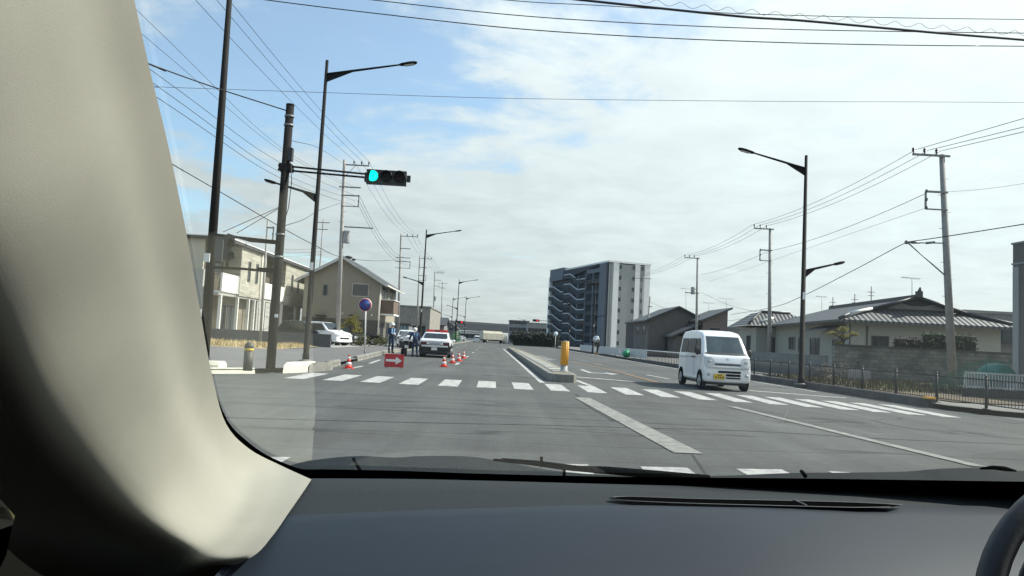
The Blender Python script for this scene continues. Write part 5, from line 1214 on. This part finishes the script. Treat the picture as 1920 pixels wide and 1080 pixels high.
railm = mat('stair_rail_pale', (.40, .43, .46), .6); stairm = mat('stair_dark_panel', (.028, .038, .052), .75)
def rail(ys, zs, k):
    pts = list(zip(ys, zs)); mb = MB()
    lo = [(-1.25, y, z-.16) for y, z in pts]; hi = [(-1.25, y, z+.14) for y, z in pts]; mb.prism(lo+hi[::-1], (.22, 0, 0)); r_ = mb.build('stair_parapet', railm, t, True)
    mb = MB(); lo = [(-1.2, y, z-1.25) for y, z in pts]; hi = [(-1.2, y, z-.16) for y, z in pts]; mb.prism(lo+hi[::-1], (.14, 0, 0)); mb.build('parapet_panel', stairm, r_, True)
for k in range(1, 8):
    z = fl*k+.55
    rail((27.0, 22.6, 17.0, 11.9), (z+.5, z+.5, z-1.45, z-1.45), k)
    if k < 7: rail((38.9, 35.5, 29.0, 27.4), (z+.35, z+.35, z-1.55, z-1.55), k)
mb = MB(); mb.prism([(-1.0, 24.5, HT-2.6), (-1.0, 29.0, HT-2.6), (-1.0, 27.5, HT-.5), (-1.0, 6.0, HT-.5), (-1.0, 6.0, HT-.9)], (.3, 0, 0)); mb.build('top_screen', pD, t, True)

# ---- brown houses beyond the van
bw = mat('brown_house_wall', (.115, .105, .10), .85, var=.08); bw2 = mat('mauve_house_wall', (.15, .12, .115), .85, var=.08); rt = mat('slate_roof', (.052, .058, .062), .55)
x0, x1 = span(1216, 1325, 620, 84); t = plain_house('house', 'brown house with a grey gabled roof behind the van', x0, x1, 84, 9, P(1225, 600, 84).z, P(1284, 578, 84).z, bw, rt, 'Y', [(.35, 1.7, 1.0, 1.6), (.7, 1.7, 1.2, 1.6)])
x0b, x1b = span(1258, 1345, 620, 80); mb = MB(); mb.prism([(x0b, 79.2, P(1258, 632, 80).z), (x1b, 79.2, P(1345, 594, 80).z), (x1b, 79.2, P(1345, 594, 80).z+.2), (x0b, 79.2, P(1258, 632, 80).z+.2)], (0, 4.6, 0)); mb.build('lower_roof', rt, t)
mb = MB(); mb.bx(x0b+.6, x1b, 80, 83.9, 0, 2.6); mb.build('porch_wall', bw, t)
t = thing('house', 'mauve house with a single slope roof rising to the right, behind the van', 'house', ((x0+x1)/2+4, 78, 0))
xa, xb = span(1318, 1364, 610, 79); zl, zr_ = P(1320, 599, 79).z, P(1370, 578, 79).z; mb = MB(); mb.prism([(xa, 79, 0), (xb, 79, 0), (xb, 79, zr_-.3), (xa, 79, zl-.2)], (0, 8, 0)); mb.build('wall', bw2, t)
mb = MB(); mb.prism([(xa-.3, 78.5, zl-.25), (xb+.4, 78.5, zr_-.12), (xb+.4, 78.5, zr_+.08), (xa-.3, 78.5, zl-.05)], (0, 9, 0)); mb.build('roof', rt, t); window(t, ((xa+xb)/2, 79, 3.2), (1, 0, 0), (0, -1, 0), 1.2, 1.0)
x0, x1 = span(1192, 1220, 630, 92); flat_block('house', 'dark square house with a flat eave left of the short leaning pole', x0, x1, 92, 7, P(1205, 606, 92).z, mat('dark_house_wall', (.055, .05, .05), .85), [(.3, 2.8, .9, 1.2)], 'house', darkroof)
x0, x1 = span(1374, 1440, 625, 95); flat_block('house', 'grey house with a pale roof seen right above the van', x0, x1, 95, 9, P(1400, 617, 95).z, greyhouse, [(.25, 2.0, 1.6, 1.2), (.7, 2.0, 1.6, 1.2)], 'house', concrete)
x0, x1 = span(1396, 1436, 640, 75); mb = MB()
for i in range(10): leaf_ball(mb, (random.uniform(x0, x1), 75+random.uniform(-1, 1), random.uniform(1.0, 2.6)), (.8, .8, .6), 130, .16)
mb.tube([((x0+x1)/2, 75, 0), ((x0+x1)/2, 75, 1.6)], .1, 6); tag(mb.build('shrub', darkleaf), 'dark shrub mass right of the van below the grey house', 'shrub')

# ---- traditional house with tiled hip-and-gable roofs
rzh = -math.atan(.10); hx = V((22.6, 45.0, 0)); t = thing('tiled_house', 'single-storey house with grey tiled hip-and-gable roof and pale walls behind the block wall', 'house', hx, rzh)
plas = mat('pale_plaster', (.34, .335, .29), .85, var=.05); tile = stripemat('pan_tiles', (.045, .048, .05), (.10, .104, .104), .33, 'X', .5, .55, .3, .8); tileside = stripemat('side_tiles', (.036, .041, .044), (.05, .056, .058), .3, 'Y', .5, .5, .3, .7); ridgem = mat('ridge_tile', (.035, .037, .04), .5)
W_, D_ = 9.2, 16.0; ze = P(1605, 603, 44.2).z; zr = P(1708, 556, 44.6).z
mb = MB(); mb.bx(0, W_, 0, D_, 0, ze+.1); mb.build('wall', plas, t, True)
xm = W_/2-.15; ov = 1.0
zs = ze+.62*1.0                  # skirt meets the gable
# long side slopes
mb = MB()
mb.prism([(-ov, -ov, ze-.05), (-ov, D_+ov, ze-.05), (-ov, D_+ov, ze+.1), (-ov, -ov, ze+.1)], (.03, 0, 0))
mb.add([(-ov, -ov, ze+.1), (1.6, .55, ze+.1+(zr-ze)*.45), (xm, .55, zr), (xm, D_-.3, zr), (1.6, D_-.3, ze+.1+(zr-ze)*.45), (-ov, D_+ov, ze+.1)], [(0, 1, 2, 3, 4, 5)])
mb.add([(W_+ov, -ov, ze+.1), (W_-1.9, .55, ze+.1+(zr-ze)*.45), (xm, .55, zr), (xm, D_-.3, zr), (W_-1.9, D_-.3, ze+.1+(zr-ze)*.45), (W_+ov, D_+ov, ze+.1)], [(5, 4, 3, 2, 1, 0)])
mb.add([(-ov, D_+ov, ze+.1), (xm, D_-.3, zr), (W_+ov, D_+ov, ze+.1)], [(0, 1, 2)])
rf = mb.build('roof', tileside, t, True)
mb = MB(); mb.add([(-ov, -ov, ze+.1), (W_+ov, -ov, ze+.1), (W_-1.9, .75, ze+.1+(zr-ze)*.44), (1.6, .75, ze+.1+(zr-ze)*.44)], [(0, 1, 2, 3)]); mb.prism([(-ov, -ov-.01, ze-.06), (W_+ov, -ov-.01, ze-.06), (W_+ov, -ov-.01, ze+.1), (-ov, -ov-.01, ze+.1)], (0, .05, 0)); mb.build('front_skirt', tile, rf, True)
mb = MB(); zg = ze+.1+(zr-ze)*.45; mb.add([(1.6, .72, zg-.05), (W_-1.9, .72, zg-.05), (xm, .72, zr-.1)], [(0, 1, 2)]); mb.m = 1; zz = zg+.12; mb.add([(2.6, .69, zz), (W_-2.9, .69, zz), (W_-3.6, .69, zz+.42), (xm+.4, .69, zr-.55), (xm-.4, .69, zr-.55), (3.3, .69, zz+.42)], [(0, 1, 2, 3, 4, 5)]); mb.build('gable', [mat('gable_dark', (.03, .03, .03), .8), mat('gable_grey', (.16, .155, .14), .85)], rf, True)
mb = MB(); mb.box((xm, D_/2+.1, zr+.08), (.26, D_-.6, .24)); mb.box((xm, .42, zr+.2), (.34, .3, .4)); mb.prism([(xm-.1, .3, zr+.35), (xm+.1, .3, zr+.35), (xm, .2, zr+.65)], (0, .2, 0)); mb.build('ridge', ridgem, rf, True)
mb = MB()
for a, b in (((xm, .5, zr+.02), (1.5, .5, zg+.02)), ((xm, .5, zr+.02), (W_-1.8, .5, zg+.02)), ((W_-1.8, .5, zg), (W_+ov, -ov, ze+.14))): mb.tube([a, b], .11, 6)
mb.m = 1; mb.tube([(1.55, .45, zg+.04), (-.2, -.55, ze+.55)], .10, 6); mb.m = 0; mb.tube([(-.2, -.55, ze+.5), (-ov, -ov, ze+.16)], .1, 6); mb.build('hip_ridge', [ridgem, white], rf, True)
window(t, (1.9, 0, 2.0), (1, 0, 0), (0, -1, 0), 1.0, 1.3, mat('dark_frame', (.05, .05, .045), .6), local=True, bars=2)
mb = MB(); mb.bx(-.01, .06, -.06, -.01, 0, ze-.1); mb.bx(1.05, 1.13, -.06, -.01, 0, ze-.2); mb.build('drain_pipe', mat('dark_pipe', (.06, .06, .055), .6), t, True)
for y, wd, ht, z in ((2.2, 1.1, 1.0, 1.9), (6.2, 1.9, 1.5, 1.75), (9.6, .4, 1.1, 2.0), (11.4, 1.5, 1.0, 2.1)): window(t, (0, y, z), (0, 1, 0), (-1, 0, 0), wd, ht, local=True, bars=1)
mb = MB(); mb.prism([(-1.2, .6, 2.9), (0, .6, 3.25), (0, .6, 3.35), (-1.2, .6, 3.0)], (0, 4.2, 0)); mb.build('side_canopy', ridgem, t, True)
# far wing
mb = MB(); mb.bx(-1.6, 3.0, D_+.1, D_+6, 0, ze-.1); mb.build('wing_wall', plas, t, True)
mb = MB(); zw = ze+.05; xa_, xb_, ya_, yb_ = -2.5, 3.8, D_-.8, D_+7
mb.add([(xa_, ya_, zw), (xb_, ya_, zw), (xb_-2.2, ya_+2.2, zw+1.25), (xa_+1.6, ya_+2.2, zw+1.25)], [(0, 1, 2, 3)]); mb.add([(xa_, ya_, zw), (xa_+1.6, ya_+2.2, zw+1.25), (xa_+1.6, yb_-2.2, zw+1.25), (xa_, yb_, zw)], [(0, 1, 2, 3)]); mb.add([(xb_, ya_, zw), (xb_-2.2, ya_+2.2, zw+1.25), (xb_-2.2, yb_-2.2, zw+1.25), (xb_, yb_, zw)], [(3, 2, 1, 0)]); mb.add([(xa_+1.6, ya_+2.2, zw+1.25), (xb_-2.2, ya_+2.2, zw+1.25), (xb_-2.2, yb_-2.2, zw+1.25), (xa_+1.6, yb_-2.2, zw+1.25)], [(0, 1, 2, 3)]); mb.add([(xa_, ya_, zw-.02), (xb_, ya_, zw-.02), (xb_, yb_, zw-.02), (xa_, yb_, zw-.02)], [(3, 2, 1, 0)]); wr = mb.build('wing_roof', tile, t, True)
mb = MB(); mb.tube([(xa_+1.6, ya_+2.2, zw+1.3), (xb_-2.2, ya_+2.2, zw+1.3)], .12, 6); mb.tube([(xa_+1.6, ya_+2.2, zw+1.3), (xa_, ya_, zw+.08)], .1, 6); mb.m = 1; mb.tube([(xa_+2.4, ya_+1.2, zw+.75), (xa_+1.2, ya_+.5, zw+.38)], .1, 6); mb.build('wing_ridge', [ridgem, white], wr, True)
window(t, (.2, D_+.1, 1.8), (1, 0, 0), (0, -1, 0), 1.0, 1.6, local=True); window(t, (-1.6, D_+2.5, 1.9), (0, 1, 0), (-1, 0, 0), 1.4, 1.6, local=True)
def antenna(label, px, pt, pb, Y, wpx):
    a, b = P(px, pt, Y), P(px, pb, Y); t = thing('tv_antenna', label, 'antenna', b, 0, 'roof antennas'); mb = MB(); mb.tube([b, a], .018, 5); mb.build('mast', galv, t)
    w2 = wpx/1340*Y/2; mb = MB(); mb.tube([a+V((-w2, 0, .0)), a+V((w2, .3, -.02))], .012, 4)
    for i in range(7):
        q = a+V((-w2+w2*2*i/6, .15*i/3, 0)); mb.tube([q+V((0, -.25, .0)), q+V((0, .25, .0))], .008, 4)
        mb.tube([q+V((0, 0, -.1)), q+V((0, 0, .1))], .008, 4)
    mb.build('elements', galv, t)
antenna('thin television antenna on the ridge end of the tiled house', 1710, 521, 556, 46, 38)
antenna('television antenna behind the far wing of the tiled house', 1541, 556, 588, 66, 22)
antenna('left television antenna over the mauve house roof', 1329, 568, 600, 86, 22)
antenna('right television antenna over the mauve house roof', 1362, 560, 590, 88, 30)
antenna('television antenna left of the pole above the van', 1286, 541, 580, 88, 20)

# ---- walls, hedges and planting by the tiled house
blk = brickmat('block_wall', (.24, .25, .225), (.165, .18, .155), (.12, .125, .115), .4, .2, .012, .92, 'XZ', .5, .85)
xa = P(1563, 670, 36).x; zt = P(1565, 647, 36).z; mb = MB(); mb.bx(xa, 27.5, 36, 36.15, 0, zt); mb.m = 1; mb.bx(xa-.03, 27.53, 35.95, 36.2, zt, zt+.07); tag(mb.build('block_wall', [blk, mat('wall_coping', (.07, .075, .07), .9)]), 'weathered grey-green block wall with dark coping in front of the tiled house', 'wall')
lw = brickmat('low_block_wall', (.21, .215, .205), (.185, .19, .18), (.15, .15, .145), .4, .2, .01, .9, 'YZ', .3, .35)
zq = P(1480, 663, 44).z; mb = MB(); a = V((xa-.2, 36.2, 0)); b = V((15.2, 52, 0)); d = (b-a).normalized(); n_ = V((-d.y, d.x, 0))*.15
mb.prism([a, b, b+V((0, 0, zq+.05)), a+V((0, 0, zq))], n_); tag(mb.build('block_wall', lw), 'lower pale block wall running back beside the tiled house', 'wall')
def hedge(label, px0, px1, py0, py1, Y, m_, dn=520, lf=.09):
    a, b = P(px0, py1, Y), P(px1, py0, Y); mb = MB(); n = max(2, int((b.x-a.x)/.7))
    mb.bx(a.x+.12, b.x-.12, Y+.15, Y+.6, 0, b.z-.12)
    for i in range(n):
        for z in (a.z+.25, (a.z+b.z)/2, b.z-.3): leaf_ball(mb, (a.x+(b.x-a.x)*(i+.5)/n, Y+.35, z), (.45, .42, .38), dn//3, lf)
    return tag(mb.build('hedge', m_), label, 'hedge')
hedge('clipped hedge left of the big utility pole, above the block wall', 1684, 1733, 634, 664, 38.5, mat('hedge_brown', (.035, .03, .022), .9, var=.5, vs=4))
hedge('taller dark green clipped hedge behind the big utility pole', 1738, 1838, 628, 664, 38, hedgeg)
# cloud-pruned pine
pc = P(1580, 646, 39); t = thing('pine_tree', 'small cloud-pruned pine with yellow-green pads above the end of the block wall', 'tree', (pc.x, 39, 0))
mb = MB(); b0 = V((pc.x, 39, 0)); tops = [P(x, y, 39) for x, y in ((1582, 617), (1563, 625), (1603, 626), (1583, 631), (1571, 643))]
for q in tops: m_ = pc+V((random.uniform(-.1, .1), 0, .25)); mb.tube([b0, pc, m_, q], [.11, .08, .05, .025], 6)
mb.build('trunk', mat('pine_bark', (.04, .035, .03), .9), t)
mb = MB()
for q, r_ in zip(tops, ((.38, .3, .22), (.36, .28, .14), (.34, .28, .16), (.33, .28, .16), (.26, .24, .07))):
    for _ in range(3): leaf_ball(mb, q+V((random.uniform(-.07, .07), random.uniform(-.06, .06), random.uniform(-.02, .04))), [k_*.8 for k_ in r_], 170, .035)
mb.build('crown', mat('pine_yellow_green', (.24, .21, .03), .85, var=.4, vs=6, c2=(.10, .10, .02)), t)
a, b = P(1590, 714, 33.5), P(1632, 694, 33.5); mb = MB(); mb.box(((a.x+b.x)/2, 33.5, (a.z+b.z)/2+.0), (b.x-a.x, .06, b.z-a.z)); mb.bx(a.x+.1, a.x+.16, 33.5, 33.56, .1, a.z); mb.bx(b.x-.16, b.x-.1, 33.5, 33.56, .1, a.z); tag(mb.build('white_board', mat('board_white', (.32, .33, .33), .7)), 'plain pale board standing among the weeds in front of the block wall', 'board')
mb = MB()
for i in range(9): leaf_ball(mb, (P(1557, 705, 31).x+random.uniform(-.5, .5), 31+random.uniform(-.4, .4), .35+random.uniform(0, .5)), (.3, .3, .3), 60, .05)
tag(mb.build('shrub', mat('dry_shrub', (.10, .085, .06), .9, vs=4)), 'dry brown shrub behind the railing near the tall lamp', 'shrub')
# right edge building, fence, net
x0 = P(1899, 600, 30.5).x; t = thing('building', 'grey-beige corner building at the right edge of the picture', 'building', (x0, 30.5, 0)); zt = P(1900, 459, 30.5).z
mb = MB(); mb.bx(x0, x0+8, 20, 30.5, 0, zt); mb.build('wall', mat('corner_wall', (.16, .15, .135), .85, var=.05), t); mb = MB(); mb.bx(x0-.04, x0+8, 19.96, 30.54, zt-.9, zt-.82); mb.bx(x0-.05, x0+8, 19.95, 30.55, zt, zt+.08); mb.build('cornice', mat('cornice_grey', (.3, .3, .29), .7), t)
for z in (4.0, 1.4): window(t, (x0, 28.9, z), (0, 1, 0), (-1, 0, 0), 1.5, 1.5, whitepanel, bars=1)
mb = MB(); mb.bx(x0-.05, x0, 30.1, 30.45, 0, zt-1.0); mb.build('corner_pier', greywall, t)
x0, x1 = span(1809, 1935, 600, 62); flat_block('house', 'grey house with a dark balcony band behind the tiled house, by the right edge', x0, x1, 62, 10, P(1850, 588, 62).z, mat('far_grey_wall', (.2, .2, .2), .85), [(.35, 4.2, .8, .9), (.6, 4.2, .8, .9), (.8, 4.2, .8, .9)], 'house')
mb = MB(); z_ = P(1850, 617, 61).z; mb.bx(x0+2.4, x1, 60.6, 61.8, z_-1.1, z_+.1); mb.build('balcony', mat('balcony_dark', (.03, .042, .045), .7), bpy.data.objects[[o.name for o in bpy.data.objects if o.get('label', '').startswith('grey house with a dark balcony')][0]])
ns = mat('net_green', (.03, .16, .10), .7)
net = bpy.data.materials.new('garden_net'); net.use_nodes = True; q = net.node_tree; bs_ = q.nodes['Principled BSDF']; bs_.inputs['Base Color'].default_value = (.05, .22, .15, 1); bs_.inputs['Roughness'].default_value = .8; bs_.inputs['Alpha'].default_value = .42
t = thing('garden_net', 'green garden net on thin poles beside the big utility pole', 'net', (19.4, 28, .1)); mb = MB()
xs = [P(px, 700, 28).x for px in (1748, 1812, 1850, 1893)]; zz_ = [P(1748, 717, 28).z, P(1812, 682, 28).z, P(1850, 672, 28).z, P(1893, 679, 28).z]
mb.grid([[V((x, 28, .15)) for x in xs], [V((x, 28, z)) for x, z in zip(xs, zz_)]]); mb.build('netting', net, t)
for x, z in zip(xs, zz_): mb = MB(); mb.tube([(x, 28.02, .1), (x, 28.02, z+.1)], .012, 5); mb.build('pole', ns, t)
mb = MB(); c = P(1868, 690, 29.2); mb.ball((c.x, 29.2, c.z-.35), (.75, .6, .55), 14, 9); tag(mb.build('tarpaulin', mat('teal_sheet', (.07, .24, .19), .45, var=.3, vs=3, bump=.6, bs=6)), 'crumpled teal sheet heaped behind the garden net', 'sheet')
t = thing('slat_fence', 'pale slatted fence on a dark low wall at the right edge', 'fence', (15, 24, .1)); xa, xb = P(1812, 730, 23.2).x, 22.0
zl_, zm, zt = P(1812, 765, 23.2).z, P(1815, 728, 23.2).z, P(1815, 697, 23.2).z
mb = MB(); mb.bx(xa, xb, 23.2, 23.4, 0, zm); mb.build('low_wall', mat('charcoal_wall', (.045, .045, .045), .9, var=.3), t)
mb = MB(); mb.bx(xa, xb, 23.27, 23.33, zt-.06, zt); mb.bx(xa, xb, 23.27, 23.33, zm+.02, zm+.07); mb.bx(xa, xa+.05, 23.26, 23.34, zm, zt+.02)
x = xa+.12
while x < xb: mb.bx(x, x+.03, 23.28, 23.32, zm+.07, zt-.06); x += .1
mb.build('slats', mat('fence_pale', (.42, .44, .43), .6), t)
# white hoarding and railing on the far right pavement
hm = stripemat('hoarding_white', (.62, .63, .63), (.55, .56, .56), .9, 'Y', .6, .5, .4, .2)
for i, (ya, yb) in enumerate(((60, 72.4), (73.6, 87.6), (90, 97), (98.5, 108))):
    t = thing('hoarding', ('nearest', 'second', 'third', 'farthest')[i]+' white hoarding panel along the far right pavement', 'panel', (12.9, ya, .13), 0, 'white hoarding panels'); xo = 12.9+i*.08
    mb = MB(); mb.bx(xo, xo+.06, ya, yb, .2, .98); mb.build('panel', hm, t); mb = MB()
    y = ya+.3
    while y < yb: mb.bx(xo+.06, xo+.14, y, y+.1, .12, .9); y += 2.4
    mb.build('posts', galv, t)
t = thing('railing', 'dark railing with white top rail between the van and the white panels', 'railing', (12.8, 40, .13)); mb = MB(); mb.tube([(12.85, 39.5, .92), (12.9, 59.6, .92)], .05, 6); mb.build('top_rail', white, t); mb = MB()
y = 39.5
while y < 59.6: mb.tube([(12.86, y, .12), (12.86, y, .9)], .02, 4); y += .45
mb.build('bars', blacksteel, t)
g = V((12.35, 66, .13)); mb = MB(); mb.ball(g+V((0, 0, .33)), (.38, .38, .34), 12, 8); mb.ball(g+V((.1, .1, .62)), (.2, .2, .16), 8, 6); tag(mb.build('net_bag', mat('net_bag_green', (.02, .28, .12), .6, var=.4, vs=5)), 'bright green net bag heaped on the right pavement', 'bag')
c = P(1118, 636, 78); t = thing('traffic_mirror', 'round traffic mirror on a post above the walker in black', 'mirror', (c.x, 78, .13)); mb = MB(); mb.tube([(c.x, 78.05, .1), (c.x, 78.05, c.z)], .04, 6); mb.build('post', orange, t); mb = MB(); mb.lathe([(0, -.10), (.2, -.07), (.36, 0), (.38, .04), (0, .1)], c, 20, (0, 1, 0)); mb.build('mirror', mat('mirror_glass', (.6, .62, .63), .1, .6), t)
c = P(1042, 626, 120); t = thing('road_sign', 'small white roadside sign on a post left of the orange marker', 'sign', (c.x, 120, .1)); mb = MB(); mb.tube([(c.x, 120, .0), (c.x, 120, c.z)], .06, 6); mb.build('post', whitepanel, t); mb = MB(); mb.lathe([(0, 0), (.38, 0), (.38, .03), (0, .03)], c+V((0, -.08, 0)), 20, (0, -1, 0)); mb.build('sign_disc', mat('sign_pale', (.6, .68, .7), .5), t)
# planting and green net on the left
c = P(660, 618, 58); t = thing('small_tree', 'small yellow-green tree in front of the tan house wall', 'tree', (c.x, 58, .13)); mb = MB()
for _ in range(6): mb.tube([(c.x, 58, .1), (c.x, 58, .9), (c.x+random.uniform(-.6, .6), 58+random.uniform(-.4, .4), 2.1)], [.07, .05, .02], 6)
mb.build('trunk', mat('thin_bark', (.06, .05, .035), .9), t); mb = MB()
for _ in range(16): leaf_ball(mb, (c.x+random.gauss(0, .42), 58+random.gauss(0, .35), 1.75+random.gauss(0, .38)), (.3, .3, .24), 55, .075)
mb.build('crown', mat('yellow_leaf', (.20, .17, .025), .85, var=.4, vs=5, c2=(.08, .075, .015)), t)
for i, (px, py, Y, r_, lb) in enumerate(((676, 640, 56.5, .8, 'low green bush left of the no-parking post'), (714, 640, 62, .75, 'low green bush between the dark car and the officer'))):
    c = P(px, py, Y); mb = MB()
    for _ in range(12): leaf_ball(mb, (c.x+random.gauss(0, r_*.45), Y+random.gauss(0, .3), .5+random.gauss(0, .22)), (.35, .35, .28), 70, .06)
    tag(mb.build('bush', mat('bush_green', (.085, .09, .03), .9, var=.4, vs=4, c2=(.04, .048, .018))), lb, 'bush')
c = P(846, 632, 132); mb = MB()
for _ in range(14): leaf_ball(mb, (c.x+random.gauss(0, .9), 132+random.gauss(0, .6), .9+random.gauss(0, .4)), (.6, .5, .5), 50, .12)
tag(mb.build('bush', mat('bright_green_leaf', (.03, .16, .06), .8, var=.4, vs=3)), 'bright green planting at the foot of the second lamp beyond the police car', 'bush')
# far signals showing red
redon = mat('red_signal_light', (.85, .01, .02), .4, emit=.35, var=.02)
for px, py, Y, xp, lb in ((863, 604, 150, -8.0, 'distant red signal over the left carriageway'), (1005, 601, 160, 20.0, 'distant red signal on an arm left of the tall flats')):
    c = P(px, py, Y); t = thing('traffic_signal', lb, 'traffic signal', (xp, Y, .1), 0, 'distant red signals'); mb = MB(); mb.tube([(xp, Y, 0), (xp, Y, c.z+.5)], .12, 8); mb.build('pole', darksteel, t)
    mb = MB(); mb.tube([(xp, Y, c.z+.1), (c.x, Y, c.z)], .07, 6); mb.build('mast_arm', darksteel, t); mb = MB(); mb.box(c, (1.5, .25, .55)); h_ = mb.build('signal_head', blacksteel, t)
    mb = MB(); mb.lathe([(0, 0), (.2, 0), (.2, .05), (0, .06)], c+V((.3, -.15, 0)), 14, (0, -1, 0)); mb.build('lens', redon, h_)
# trees and roofs closing the horizon
trunkm = mat('far_bark', (.05, .045, .04), .9)
for i, (px, Y, h_) in enumerate(((760, 210, 6.5), (815, 250, 6), (1250, 190, 8), (1385, 150, 6.5), (1425, 140, 6), (1880, 75, 5.0), (1830, 80, 4.2))):
    c = P(px, 640, Y); t = thing('background_tree', ('tree far behind the slender utility pole', 'tree far behind the police car roof', 'tree behind the brown house', 'left tree behind the grey house above the van', 'right tree behind the grey house above the van', 'dark tree at the right edge beside the corner building', 'dark tree between the tiled house and the right edge')[i], 'tree', (c.x, Y, 0), 0, 'background trees')
    mb = MB(); mb.tube([(c.x, Y, 0), (c.x+.2, Y, h_*.75)], [.22, .06], 6); mb.build('trunk', trunkm, t); mb = MB()
    for _ in range(10): leaf_ball(mb, (c.x+random.gauss(0, h_*.16), Y+random.gauss(0, h_*.14), h_*.62+random.gauss(0, h_*.16)), (h_*.16, h_*.16, h_*.12), 70, h_*.035)
    mb.build('crown', darkleaf, t)
